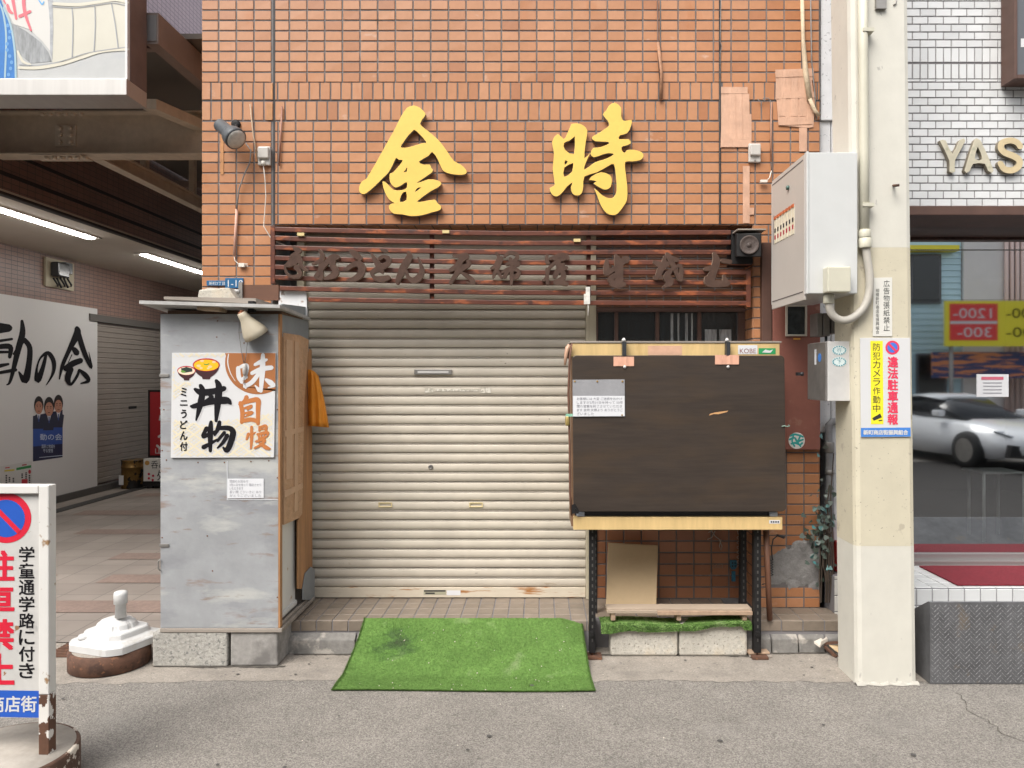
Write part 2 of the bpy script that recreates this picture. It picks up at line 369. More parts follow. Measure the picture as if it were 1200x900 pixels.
glassd = M('dark_window_glass', (.015, .016, .016), .12, spec=.7, bump=(30, .5, .01, (1, 1, .25)))
turf = M('artificial_turf', (.075, .2, .035), .95, spec=.2, attr=[(.045, .065, .03), (.06, .11, .035), (.095, .185, .042), (.118, .212, .052), (.18, .27, .09)], var=[(2.5, .16), (12, .15), (70, .25)], spots=[((.30, .33, .20), 6, .66, .9, (1, 1, 1), .45)], bump=(180, .8, .006))
orange_c = M('orange_cloth', (.78, .285, .022), .6, var=(7, .14), bump=(9, .6, .02, (2, 2, .6)))
fridge_m = M('old_white_enamel', (.70, .69, .66), .4, var=(4, .06), spots=[((.42, .26, .12), 10, .70, .8)])
dtile = dict()
wire = M('grey_cable', (.20, .19, .18), .6)
wirew = M('white_cable', (.66, .62, .55), .6)
cardb = M('cardboard', (.53, .385, .225), .8, var=[(3, .05), (30, .03)])
debris = M('debris_wood', (.36, .25, .17), .85, var=(20, .3))

# ================================================================ THE GROUND
b = B(); b.face([(-60, -60, 0), (60, -60, 0), (60, 60, 0), (-60, 60, 0)]); struct('road', b, asphalt)
b = B(); b.face([(-40, -9.0, .003), (40, -9.0, .003), (40, -2.0, .003), (-40, -2.0, .003)]); struct('reflection_dark_lane', b, M('reflection_dark_asphalt', (.032, .028, .026), .9, var=[(1, .15)], speck=(150, .4), bump=(110, .8, .01)))  # unseen dark lane, added to darken the reflection in the shop glass
# concrete strip along the kerb, its edge on the asphalt a little ragged
b = B(); xs = [-9 + i * .03 for i in range(720)]
ed = [-.70 + .010 * math.sin(x * 3.1) + random.uniform(-.011, .011) + .012 * math.sin(x * 17) * math.sin(x * 7.3) - .02 * (x < -1.9) for x in xs]
for i in range(len(xs) - 1):
    b.face([(xs[i], ed[i], .0018), (xs[i + 1], ed[i + 1], .0018), (xs[i + 1], 0.02, .004), (xs[i], 0.02, .004)], .5)
struct('pavement', b, concrete)
# alley floor
alley_floor = brick_mat('alley_paving', (0, 1), (.235, .205, .178), (.20, .172, .15), (.13, .115, .10), .30, .30, .004, 0, .7, .22)
b = B(); b.face([(-6.4, -.12, .010), (-2.16, -.12, .010), (-2.16, 14, .010), (-6.4, 14, .010)]); struct('alley_paving', b, alley_floor)
band_m = M('brown_granite', (.20, .145, .12), .7, var=[(40, .2), (3, .15)])
b = B()
for y0, y1, xa, xb in ((.46, .74, -3.9, -2.16), (1.22, 1.47, -3.55, -2.2), (2.0, 2.24, -3.9, -2.6), (3.1, 3.34, -4.9, -3.6), (1.22, 1.47, -5.2, -4.0), (4.2, 4.5, -5.6, -4.6), (3.2, 3.4, -3.0, -2.3), (5.6, 5.9, -5.6, -5.0)):
    b.face([(xa, y0, .014), (xb, y0, .014), (xb, y1, .014), (xa, y1, .014)])
struct('alley_paving_band', b, band_m)
b = B(); b.box(-6.02, -5.86, 1, 12, .011, .018); struct('gutter_grate', b, M('dark_grate', (.03, .028, .026), .7))
b = B()
for k in range(9): b.box(-2.92, -2.62, -.36 + k * .026, -.345 + k * .026, .005, .012)
props(link('drain_grate', b, rust, V((0, 0, 0))), kind='structure')
# kerb pieces in front of the porch
b = B()
def kerb(x0, x1, y0=-.305):
    n = 4; w_ = (x1 - x0) / n
    for k in range(n):
        a, c = x0 + k * w_ + .004, x0 + (k + 1) * w_ - .004
        j = random.uniform(-.006, .006)
        b.prism([(a, y0 + j, 0), (a, y0 + .006 + j, .085), (a, y0 + .045, .115), (a, -.19, .118), (a, -.19, 0)], (c - a, 0, 0))
kerb(-1.55, .26); kerb(1.23, 1.88, -.285)
struct('kerb', b, curbm, .006)

grime = M('street_dirt', (.085, .075, .062), .95, var=[(20, .35), (60, .3)])
def dirt(x0, x1, y, w_, z=.0062):      # dirt washed against the foot of things
    b = B(); n = max(4, int((x1 - x0) / .018)); pr = None
    for k in range(n + 1):
        x = x0 + (x1 - x0) * k / n; ww = w_ * (.35 + .65 * abs(math.sin(x * 9.1) * math.sin(x * 3.3 + 1))) * random.uniform(.6, 1.3)
        rg = (V((x, y - ww, z)), V((x, y + .012, z)))
        if pr: b.face([pr[0], rg[0], rg[1], pr[1]])
        pr = rg
    struct('dirt_line', b, grime)
dirt(-1.46, -.95, -.305, .035); dirt(.25, 1.24, -.32, .03); dirt(1.24, 1.72, -.285, .04); dirt(-2.2, -1.45, -.50, .02)
b = B(); pr = None; cx = 2.15
for k in range(60):                     # hairline crack wandering over the road
    y = -.85 - k * .035; cx += random.uniform(-.022, .030); ww = random.uniform(.001, .004)
    rg = (V((cx - ww, y, .003)), V((cx + ww, y, .003)))
    if pr: b.face([pr[0], pr[1], rg[1], rg[0]])
    pr = rg
struct('road_crack', b, grime)
b = B()
for k in range(34):
    x, y = random.uniform(-3.2, 3.2), random.choice((random.uniform(-.66, -.34), random.uniform(-1.8, -.75))); r_ = random.uniform(.005, .013)
    b.face([(x + r_ * math.cos(a_) * random.uniform(.8, 1.2), y + r_ * math.sin(a_) * random.uniform(.8, 1.2), .0072) for a_ in [i * .7 for i in range(9)]])
props(link('gum_spots', b, M('old_gum', (.075, .07, .065), .9), V((0, 0, 0))), 'dark trodden gum spots scattered over pavement and road', 'gum spots', None, 'stuff')

# ================================================================ NOODLE SHOP BUILDING
shop = Thing('shop_building', 'orange tiled two storey noodle shop with closed cream shutter and red lattice', 'building', (-.18, 0, 0))
XL, XR = -2.147, 1.785                 # facade edges
OL, OR = -1.70, 1.362                  # recess edges
ZT = Z(263.5, 0)                       # underside of the tiled lintel
YR = .19                               # recessed wall
WZ1 = Z(361, YR)
def fmap(Y): return lambda u, v, d: V((u, Y - d, v))
patch = [(905, 650), (918, 642), (926, 645), (930, 634), (948, 633), (962, 636), (962, 690), (950, 690), (948, 684), (925, 690), (922, 682), (905, 684)]
patch = [(X(a, 0), Z(c, 0)) for a, c in patch]
def inside(u, v, poly):
    r = False
    for (x0, y0), (x1, y1) in zip(poly, poly[1:] + poly[:1]):
        if (y0 > v) != (y1 > v) and u < (x1 - x0) * (v - y0) / (y1 - y0) + x0: r = not r
    return r
lost = [(P(300 + 6, 130, 0).x, P(0, 130, 0).z)]
b = B(); pu, pv = 20.7 / 184, 12.13 / 184
z1, z0 = Z(141.7, 0), Z(118.5, 0); z9 = Z(97, 0)
G = .008
uo = X(256.5, 0)
cols = ((XL, X(320.2, 0)), (X(322.6, 0), X(842.5, 0)), (X(844.8, 0), XR))
for ua, ub in cols:
    vo = ZT
    b.tiles(ua, ub, ZT, z1, pu, pv, G, fmap(0), uo=uo if ub < X(700, 0) else X(843.5, 0), vo=vo)
    b.tiles(ua, ub, z1, z0, 12.4 / 184, z0 - z1, G, fmap(0), uo=X(247.5, 0), vo=z1)
    b.tiles(ua, ub, z0 + .006, z9, 12.4 / 184, z9 - z0, G, fmap(0), uo=X(247.5, 0) + (.02 if ub > 0 else 0), vo=z0 + .004)
    b.tiles(ua, ub, z9, 6.5, pu, pv, G, fmap(0), uo=uo, vo=z9)
b.tiles(XL, OL, 0.0, ZT, pu, pv, G, fmap(0), uo=uo, vo=ZT)
b.tiles(OR, XR, .19, ZT, pu, pv, G, fmap(0), uo=X(942, 0), vo=ZT, skip=lambda u, v: inside(u, v, patch))
b.tiles(0, YR, .19, ZT, pu, pv, G, lambda u, v, d: V((OR - d, u, v)), vo=ZT)      # reveal of the right pier
b.tiles(0, 3, .02, 5.5, pu, pv, G, lambda u, v, d: V((XL - d, u, v)), vo=ZT)        # alley side return
b.tiles(0, YR, OL, OR, .1, .1125, G, lambda u, v, d: V((v, u, ZT - d)))             # soffit of the lintel
wall = shop.part('tile_wall', b, tile_or)
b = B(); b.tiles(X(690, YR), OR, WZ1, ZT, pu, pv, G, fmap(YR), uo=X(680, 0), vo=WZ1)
shop.part('recess_tile', b, M('shaded_brown_tile_face', (.2, .09, .05), .4, attr=[(.15, .068, .036), (.185, .085, .045), (.21, .10, .055)], var=[(2, .2)]), wall)  # browner tile, its colour also deepened for the shade behind the lattice
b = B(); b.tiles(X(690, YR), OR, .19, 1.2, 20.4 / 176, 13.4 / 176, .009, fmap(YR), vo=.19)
shop.part('under_counter_tile', b, M('shaded_orange_tile', (.3, .13, .06), .35, attr=[(.26, .105, .05), (.32, .135, .065), (.36, .155, .075)], var=[(2, .15)]), wall)  # same orange tile, shade under the counter put into its colour
b = B()
b.box(XL, OL, .0005, .25, 0, ZT); b.box(XL, XR, .0005, .25, ZT + .0005, 6.5); b.box(OR, XR, .0005, .25, .0, ZT)
b.box(X(692, YR), OR - .0005, YR + .0005, .4, 0, 1.2); b.box(X(692, YR), OR - .0005, YR + .0005, .4, WZ1, ZT); b.box(OL + .0005, X(692, YR), .34, .4, 0.0, ZT)
b.box(XL + .001, XL + .2, .26, 10, 0, 6.5); b.box(XR - .2, XR - .001, .26, 6, 0, 6.5); b.box(XL, XR, .25, 8, 6.5, 6.7)
shop.part('grout_backing', b, grout, wall)
b = B()                                 # expansion joints, filled
b.box(X(320.2, 0), X(322.6, 0), -.001, .0003, ZT, 6.5); b.box(X(842.6, 0), X(844.7, 0), -.004, .0003, ZT, 6.5); b.box(XL, XR, -.0005, .0003, z0 + .0005, z0 + .0055)
shop.part('expansion_joint', b, M('black_sealant', (.035, .03, .03), .7, var=(12, .3)), wall)
for (x0, x1, y0, y1) in ((313, 319.6, 121.5, 141), (317.5, 319.8, 99, 117), (259, 262.5, 145, 205)):   # caulk runs
    b = B(); b.box(X(x0, 0), X(x1, 0), -.0075, 0, Z(y1, 0), Z(y0, 0))
    shop.part('caulk', b, M('ochre_caulk', (.44, .20, .07), .5, var=(14, .3)), wall)
# broken render at the foot of the right pier
b = B(); n = 26
g = [[None] * (n + 1) for _ in range(n + 1)]
x0, x1, za, zb = X(903, 0), XR, Z(692, 0), Z(632, 0)
for i in range(n + 1):
    for j in range(n + 1):
        u, v = x0 + (x1 - x0) * i / n, za + (zb - za) * j / n
        ins = inside(u, v, patch); g[i][j] = b.bm.verts.new((u, -(.004 + .006 * random.random() if ins else -.0012), v))
for i in range(n):
    for j in range(n):
        b.bm.faces.new([g[i][j], g[i + 1][j], g[i + 1][j + 1], g[i][j + 1]]).smooth = True
shop.part('cement_patch', b, cement, wall)
# porch step
b = B(); ST = .19; YS = -.26
b.tiles(-1.62, .34, YS + .012, .215, .096, .118, .006, lambda u, v, d: V((u, v, ST - .006 + d)), uo=0, vo=YS)
b.tiles(-1.62, .34, .122, ST - .004, .096, .07, .006, lambda u, v, d: V((u, YS + .006 - d, v)), uo=0, vo=.122)
b.tiles(.34, 1.2, -.185, .19, .13, .2, .006, lambda u, v, d: V((u, v, ST - .006 + d)))
b.tiles(1.2, 1.86, YS + .012, .0, .13, .12, .006, lambda u, v, d: V((u, v, ST - .006 + d)), vo=YS)
b.tiles(1.2, 1.86, .122, ST - .004, .13, .07, .006, lambda u, v, d: V((u, YS + .006 - d, v)), vo=.122)
stp = shop.part('porch_step', b, steptile)
b = B(); b.box(-1.62, .34, YS + .007, .3, 0, ST - .0065); b.box(.3405, 1.1995, -.19, .18, 0, ST - .0065); b.box(1.2, 1.86, YS + .007, -.0002, 0, ST - .0065)
shop.part('step_core', b, dark_grout, stp)
# shutter: every slat modelled in profile
YSH = .215; SL, SR = -1.55, X(686, YSH)
b = B(); p = 11.2 / S(YSH); zb0 = Z(687.5, YSH); prof = []
k = 0; zz = zb0
zbars = []
while zz < ZT:
    zbars.append(zz); zz += p
segs = []
for zz in zbars:                        # flat face bulging slightly, then the curl
    segs += [(zz + .002, 0.000), (zz + .0035, -.007), (zz + .0055, -.0095), (zz + .028, -.0102), (zz + .0505, -.0098), (zz + .0535, -.008), (zz + .0545, -.003)]
    segs += [(zz + .0552, 0.002), (zz + .0585, -.005), (zz + .0615, -.003)]
ring = [(b.bm.verts.new((SL, YSH + y, z)), b.bm.verts.new((SR, YSH + y, z))) for z, y in segs]
for i, (q, r) in enumerate(zip(ring, ring[1:])):
    f = b.bm.faces.new([q[0], q[1], r[1], r[0]]); f.material_index = 1 if i % 10 in (6, 9) else 0
    f.smooth = i % 10 in (1, 2, 3, 4)
sh = shop.part('shutter', b, [shut_m, shut_d])
b = B(); b.box(SL, SR, YSH - .018, YSH + .01, ST + .004, zb0 - .001)
bb_ = shop.part('bottom_rail', b, M('shutter_rail', (.60, .53, .42), .45, var=(5, .08), spots=[((.36, .16, .05), 9, .58, .70, (.4, 1, 4))]), sh, .003)
b = B()
b.box(SR + .001, X(698, YSH), YSH - .045, YSH + .02, ST, ZT - .01); b.box(SR + .018, SR + .022, YSH - .048, YSH - .044, ST, ZT - .01)
shop.part('guide_rail', b, M('cream_rail', (.50, .45, .33), .4, var=(3, .08)), sh, .002)
b = B(); b.box(SL - .05, SL - .001, YSH - .045, YSH + .02, ST, ZT - .01); shop.part('guide_rail', b, MATS['cream_rail'], sh, .002)
mp = front(YSH - .013)
b = B(); b.box(X(486, YSH), X(530, YSH), YSH - .021, YSH - .009, Z(439, YSH), Z(433, YSH)); ls = shop.part('letter_slot', b, steel_d, sh, .002)
b = B(); b.box(X(490, YSH), X(526, YSH), YSH - .0225, YSH - .02, Z(437.2, YSH), Z(434.8, YSH)); shop.part('slot_flap', b, steel, ls)
b = B(); b.lathe([(.016, 0), (.016, .008), (.010, .010), (.009, .004)], (X(505, YSH), YSH - .008, Z(547, YSH)), (0, -1, 0), 16); shop.part('lock', b, steel_d, sh)
for px in (452, 558):
    b = B(); x0, x1, za, zb = X(px - 8, YSH), X(px + 8, YSH), Z(594, YSH), Z(588.5, YSH)
    b.box(x0, x1, YSH - .018, YSH - .009, za, za + .006); b.box(x0, x1, YSH - .018, YSH - .009, zb - .006, zb); b.box(x0, x0 + .008, YSH - .018, YSH - .009, za + .006, zb - .006); b.box(x1 - .008, x1, YSH - .018, YSH - .009, za + .006, zb - .006)
    shop.part('pull_handle', b, M('yellowed_plastic', (.66, .55, .30), .4), sh, .001)
b = B(); b.box(X(497, YSH), X(523, YSH), YSH - .0195, YSH - .0182, Z(696, YSH), Z(690.5, YSH)); st_ = shop.part('maker_sticker', b, M('olive_sticker', (.38, .36, .26), .5), bb_)
b = B(); b.box(X(524, YSH), X(540, YSH), YSH - .0195, YSH - .0182, Z(696.5, YSH), Z(691, YSH)); shop.part('white_sticker', b, paper, bb_)
b = B(); b.box(X(497.5, YSH), X(522.5, YSH), YSH - .0203, YSH - .0197, Z(692.3, YSH), Z(690.6, YSH)); b.box(X(499, YSH), X(510, YSH), YSH - .0203, YSH - .0197, Z(695, YSH), Z(693.4, YSH)); shop.part('sticker_print', b, ink_d, st_)
b = B()
for x0, x1, y0, y1 in ((498, 508, 454.5, 460), (563, 575, 454, 460.5), (509, 562, 455.5, 458.5)):
    b.box(X(x0, YSH), X(x1, YSH), YSH - .0136, YSH - .0128, Z(y1, YSH), Z(y0, YSH))
shop.part('tape_residue', b, M('tape_residue', (.50, .46, .38), .6, var=(40, .3), spots=[((.70, .66, .58), 30, .5, .56)]), sh)
# high window behind the lattice
fr = B(); x0, x1 = X(698, YR) + .002, OR - .001
fr.box(x0, x1, YR - .03, YR + .05, WZ1 - .028, WZ1); fr.box(x0, x1, YR - .03, YR + .05, 1.2, 1.245)
for px in (722, 770, 819):
    fr.box(X(px - 2.2, YR), X(px + 2.2, YR), YR - .02, YR + .03, 1.2455, WZ1 - .0285)
fr.box(x0, x0 + .012, YR - .02, YR + .03, 1.2455, WZ1 - .0285); fr.box(X(864, YR), x1, YR - .02, YR + .03, 1.2455, WZ1 - .0285)
wf = shop.part('window', fr, brownmetal, bev=.002)
for i, (a, c) in enumerate(((x0 + .013, X(719.6, YR)), (X(724.4, YR), X(767.6, YR)), (X(772.4, YR), X(816.6, YR)), (X(821.4, YR), X(863.6, YR)))):
    b = B(); b.box(a, c, YR + .004, YR + .010, 1.246, WZ1 - .029); shop.part('pane', b, glassd, wf)
b = B()
for px, w_ in ((786, 3), (794, 2), (803, 3), (810, 2)): b.box(X(px, YR), X(px + w_, YR), YR + .001, YR + .0035, 1.70, WZ1 - .035)
for px, w_ in ((826, 14), (843, 14)): b.box(X(px, YR), X(px + w_, YR), YR + .001, YR + .0035, 1.70, Z(386, YR))
shop.part('frosted_film', b, M('frosted_film', (.33, .34, .34), .35, var=(40, .6), stretch=(2, 1, .3), bump=(40, .6, .01)), wf)
# tape patches on the facade
for i, (pts) in enumerate(([(845, 102), (875, 103), (875, 133), (880.5, 134), (880.5, 168), (879, 173), (844, 173), (845, 150)],
                           [(908, 84), (953, 80), (954, 92), (951, 95), (953, 110), (955, 117), (953, 149), (947, 150), (912, 147), (910, 118), (908.5, 116), (909, 95)])):
    b = B(); b.prism([P(x, y, -.0075) for x, y in pts], (0, -.004, 0)); tp = shop.part('tape_patch', b, copper, wall)
    b = B()
    if i == 0:
        for y0, y1, a, c in ((103, 110.5, 844.5, 875.5), (164.5, 173, 844, 879)): b.box(X(a, 0), X(c, 0), -.0145, -.0118, Z(y1, 0), Z(y0, 0))
        for x in (854, 862, 870): b.box(X(x, 0), X(x + 7.5, 0), -.0135, -.0118, Z(164.3, 0), Z(110.7, 0))
    else:
        for y0, y1, a, c in ((82, 91, 908, 953), (109, 116, 909, 954), (138, 147, 911.5, 951)): b.box(X(a, 0), X(c, 0), -.0145, -.0118, Z(y1, 0), Z(y0, 0), rot=Matrix.Rotation(R(-2), 3, 'Y'))
        for x in (912, 926, 936): b.box(X(x, 0), X(x + 8, 0), -.0135, -.0118, Z(137, 0), Z(92, 0))
    shop.part('tape_strip', b, copper, tp)
b = B(); b.box(X(870, 0), X(878, 0), -.011, -.0075, Z(262, 0), Z(195, 0)); b.box(X(874, 0), X(883, 0), -.012, -.008, Z(252, 0), Z(244, 0)); shop.part('tape_patch', b, copper, wall)
b = B(); b.box(X(936, 0), X(945, 0), -.010, -.0075, Z(178, 0), Z(150, 0))
shop.part('tape_patch', b, copper, wall)
for pts, r, m_ in (([(293, 122), (297, 160), (303, 192)], .004, rawwood), ([(330.5, 125), (329, 160), (327, 194)], .006, M('copper_pipe', (.28, .13, .085), .4)),
                   ([(770.5, 0), (771, 60), (775, 116)], .0045, brownmetal), ([(771, 50), (775, 85), (774.5, 117)], .011, M('bark_brown', (.35, .18, .10), .7, var=(30, .3)))):
    b = B(); b.tube([P(x, y, -.018) for x, y in pts], r); shop.part('conduit', b, m_)
b = B(); b.tube([P(x, y, -.02) for x, y in ((940, 0), (941, 45), (944, 85), (949, 118))], [.012, .012, .017, .017], 10); b.tube([P(x, y, -.03) for x, y in ((949, 116), (955, 130), (960, 136))], .012, 10)
shop.part('bandaged_conduit', b, M('bandage', (.55, .44, .30), .7, var=(20, .25), bump=(25, .6, .01, (.3, 1, 1))))
b = B(); b.tube([P(x, y, -.02) for x, y in ((888, 116), (890, 119), (896, 119), (894, 115), (900, 115), (903, 118), (903.5, 190), (904, 200))], .003, 6)
b.tube([P(x, y, -.018) for x, y in ((950, 0), (951, 70), (955, 110), (957, 140))], .004, 6); b.tube([P(x, y, -.016) for x, y in ((845, 0), (844, 48), (846, 55), (844, 62), (843, 260))], .002, 6)
shop.part('facade_cable', b, wire)
b = B(); b.tube([P(x, y, -.018) for x, y in ((903.5, 120), (903.6, 190))], .006, 6); shop.part('conduit', b, M('brown_duct', (.40, .20, .12), .5))
# maroon service panel on the right pier
b = B(); b.box(X(905, -.04), X(961, -.04), -.045, -.0065, Z(527, -.04), Z(288, -.04)); mpn = shop.part('meter_panel', b, maroon, bev=.004)
b = B(); b.box(X(893, -.05), X(904.5, -.05), -.05, -.0065, Z(415, -.05), Z(284, -.05)); shop.part('downpipe_cover', b, brownmetal, bev=.003)
b = B(); xa, xb, za, zb = X(921, -.06), X(946, -.06), Z(394, -.06), Z(357, -.06)
b.box(xa, xb, -.06, -.0455, za, za + .012); b.box(xa, xb, -.06, -.0455, zb - .012, zb); b.box(xa, xa + .012, -.06, -.0455, za + .0121, zb - .0121); b.box(xb - .012, xb, -.06, -.0455, za + .0121, zb - .0121)
mw = shop.part('meter_window', b, M('beige_frame', (.52, .47, .38), .5), mpn, .002)
b = B(); b.box(xa + .0125, xb - .0125, -.051, -.0458, za + .0125, zb - .0125); shop.part('pane', b, M('meter_glass', (.04, .045, .045), .1, var=(20, .5)), mw)
b = B(); b.box(X(930, -.05), X(938, -.05), -.048, -.0455, Z(398, -.05), Z(396, -.05)); shop.part('orange_label', b, M('orange_label', (.75, .36, .06), .5), mpn)
b = B(); c = P(937, 353, -.05); b.face([(c.x + x * .001 * 54, -.047, c.z + y * .001 * 54) for x, y in ell(0, 0, 1, 1, 20, 180, 360)]); shop.part('old_sticker', b, paper, mpn)

# ---------------------------------------------------------------- gold characters
def outline_thing(name, loops, mp2, label, cat, Yb, th, mats, group=None):
    pts = [[mp2(*q) for q in lp] for lp in loops]
    me = outline_mesh([[(p.x, p.z) for p in lp] for lp in pts], th)
    bb = B(); bb.bm.from_mesh(me); bpy.data.meshes.remove(me)
    for v in bb.bm.verts: v.co = V((v.co.x, Yb - th / 2 - .0015 - v.co.z, v.co.y))
    bb.bm.normal_update()
    for f in bb.bm.faces: f.material_index = 0 if abs(f.normal.y) > .9 else 1
    lo = V((sum(p.x for p in pts[0]) / len(pts[0]), Yb, min(p.z for p in pts[0])))
    return single(name, bb, mats, label, cat, lo, group)
kin = [[(385,72),(430,55),(478,72),(515,108),(513,132),(478,188),(530,235),(570,268),(625,320),(680,395),(725,458),(775,485),(808,515),(818,540),(800,555),(760,558),(700,550),(660,535),(640,515),(620,470),(595,420),(565,392),(540,420),(470,462),(505,485),(548,484),(562,510),(567,540),(455,615),(490,610),(545,592),(600,598),(628,612),(630,630),(600,655),(560,675),(455,752),(510,752),(585,740),(605,765),(630,785),(628,810),(600,822),(560,832),(520,845),(470,855),(410,857),(350,845),(290,840),(262,815),(255,795),(265,772),(325,760),(298,764),(262,742),(235,705),(215,655),(210,606),(245,628),(285,668),(340,672),(383,655),(383,610),(345,632),(305,650),(280,635),(262,605),(260,552),(278,545),(310,515),(355,455),(325,448),(305,435),(280,485),(250,540),(205,585),(150,640),(90,690),(60,697),(40,680),(38,650),(55,610),(90,588),(110,555),(150,490),(200,400),(250,310),(300,220),(345,130)],
       [(433,232),(455,240),(528,320),(500,328),(430,350),(370,363),(338,355),(360,318),(395,270)], [(385,498),(385,535),(357,540),(372,525)], [(380,680),(383,742),(332,757),(340,710),(358,685)], [(493,648),(445,685),(452,662),(470,650)]]
toki = [[(215,190),(255,185),(300,200),(330,240),(318,320),(308,440),(348,403),(325,455),(305,525),(385,470),(440,452),(480,437),(525,410),(490,400),(440,410),(380,430),(355,405),(375,365),(420,360),(485,335),(480,318),(390,313),(365,285),(405,262),(460,225),(490,200),(480,165),(445,120),(470,90),(490,55),(530,35),(575,70),(575,130),(595,168),(650,160),(648,200),(620,255),(568,270),(560,300),(630,300),(645,330),(610,345),(580,355),(582,385),(605,400),(620,380),(670,378),(725,395),(738,425),(715,450),(660,460),(605,465),(608,540),(620,650),(618,740),(590,790),(550,840),(515,850),(470,835),(430,780),(400,700),(385,660),(440,710),(490,730),(525,720),(545,670),(540,570),(525,480),(480,495),(400,540),(310,570),(300,640),(290,690),(260,708),(225,695),(212,650),(225,610),(180,645),(150,685),(110,715),(75,700),(58,655),(95,630),(80,520),(90,400),(75,320),(115,262),(160,300),(185,260)],
        [(240,275),(235,410),(165,375),(162,325),(200,310)], [(168,452),(190,462),(165,490)], [(228,470),(222,535),(162,575),(163,505)],
        [(345,595),(365,570),(430,540),(490,560),(507,590),(500,645),(465,665),(430,655),(378,620),(400,610),(385,600)]]
LY = -.045                              # face of the gold letters stands 4-5 cm off the tiles
outline_thing('gold_character', kin, lambda x, y: P(415 + x / 6.207, 115 + y / 6.207, LY), 'gold brush style character 金, left one on the orange tile wall', 'sign letter', -.012, .032, [gold_m, gold_edge], 'gold characters on the facade')
outline_thing('gold_character', toki, lambda x, y: P(635 + x / 6.207, 115 + y / 6.207, LY), 'gold brush style character 時, right one on the orange tile wall', 'sign letter', -.012, .032, [gold_m, gold_edge], 'gold characters on the facade')

# ---------------------------------------------------------------- lattice and carved characters
lat = Thing('wooden_lattice', 'dark red wooden lattice of eight horizontal bars above the shutter', 'lattice', (-.15, -.05, Z(357, -.05)))
YL = -.05
yl = [268.8, 279, 290, 302.3, 313, 325, 337.4, 349.6]; ym = [274, 285.5, 296, 308, 319.6, 331.7, 343, 354.7]; yr = [272.6, 284.2, 295.9, 308, 319.5, 331.2, 344, 355.6]
for i in range(8):
    b = B(); xe = 856 if i < 3 else 879; x0 = 318.5 if i < 6 else (326 if i == 6 else 362)
    pts = []
    for k in range(13):
        px = x0 + (xe - x0) * k / 12; t = (px - 320) / 280 if px < 600 else (px - 600) / 280
        y = yl[i] + (ym[i] - yl[i]) * max(t, 0) ** .75 if px < 600 else ym[i] + (yr[i] - ym[i]) * t
        pts.append(P(px, y, YL))
    hgt = .0145
    ringp = None
    for q in pts:
        rg = [b.bm.verts.new(q + V((0, dy, dz))) for dy, dz in ((-.014, -hgt), (-.014, hgt), (.014, hgt), (.014, -hgt))]
        if ringp:
            for j in range(4): b.bm.faces.new([ringp[j], ringp[(j + 1) % 4], rg[(j + 1) % 4], rg[j]])
        else: b.bm.faces.new(rg)
        ringp = rg
    b.bm.faces.new(ringp[::-1])
    lat.part('bar', b, lat_m, bev=.003)
for px, y0, y1 in ((320.5, 265, 333), (505.5, 274, 353), (690, 272, 352), (876.5, 318, 360)):
    b = B(); o_ = .017 if px not in (320.5, 876.5) else -.016
    b.box(X(px - 2.6, YL), X(px + 2.6, YL), YL + o_ - .001, YL + o_ + .024, Z(y1, YL), Z(y0, YL)); lat.part('post', b, lat_m, bev=.002)
b = B(); b.box(X(684, YL), X(687.5, YL), YL - .03, YL - .016, Z(357, YL), Z(345, YL)); b.tube([P(x, y, YL - .03) for x, y in ((688, 352), (689.5, 360), (689, 370))], .004); b.box(X(686, YL), X(691, YL), YL - .04, YL - .03, Z(357, YL), Z(337, YL))
lat.part('hook', b, M('white_worn_metal', (.62, .60, .55), .5, var=(30, .3)))
b = B()
for px, py in ((354, 275.5), (523, 272.5), (676, 282.5)): b.box(X(px - 4, YL), X(px + 4, YL), YL - .03, YL - .0145, Z(py + 1.8, YL), Z(py - 1.8, YL))
lat.part('insulator', b, M('yellowed_knob', (.60, .48, .22), .5))
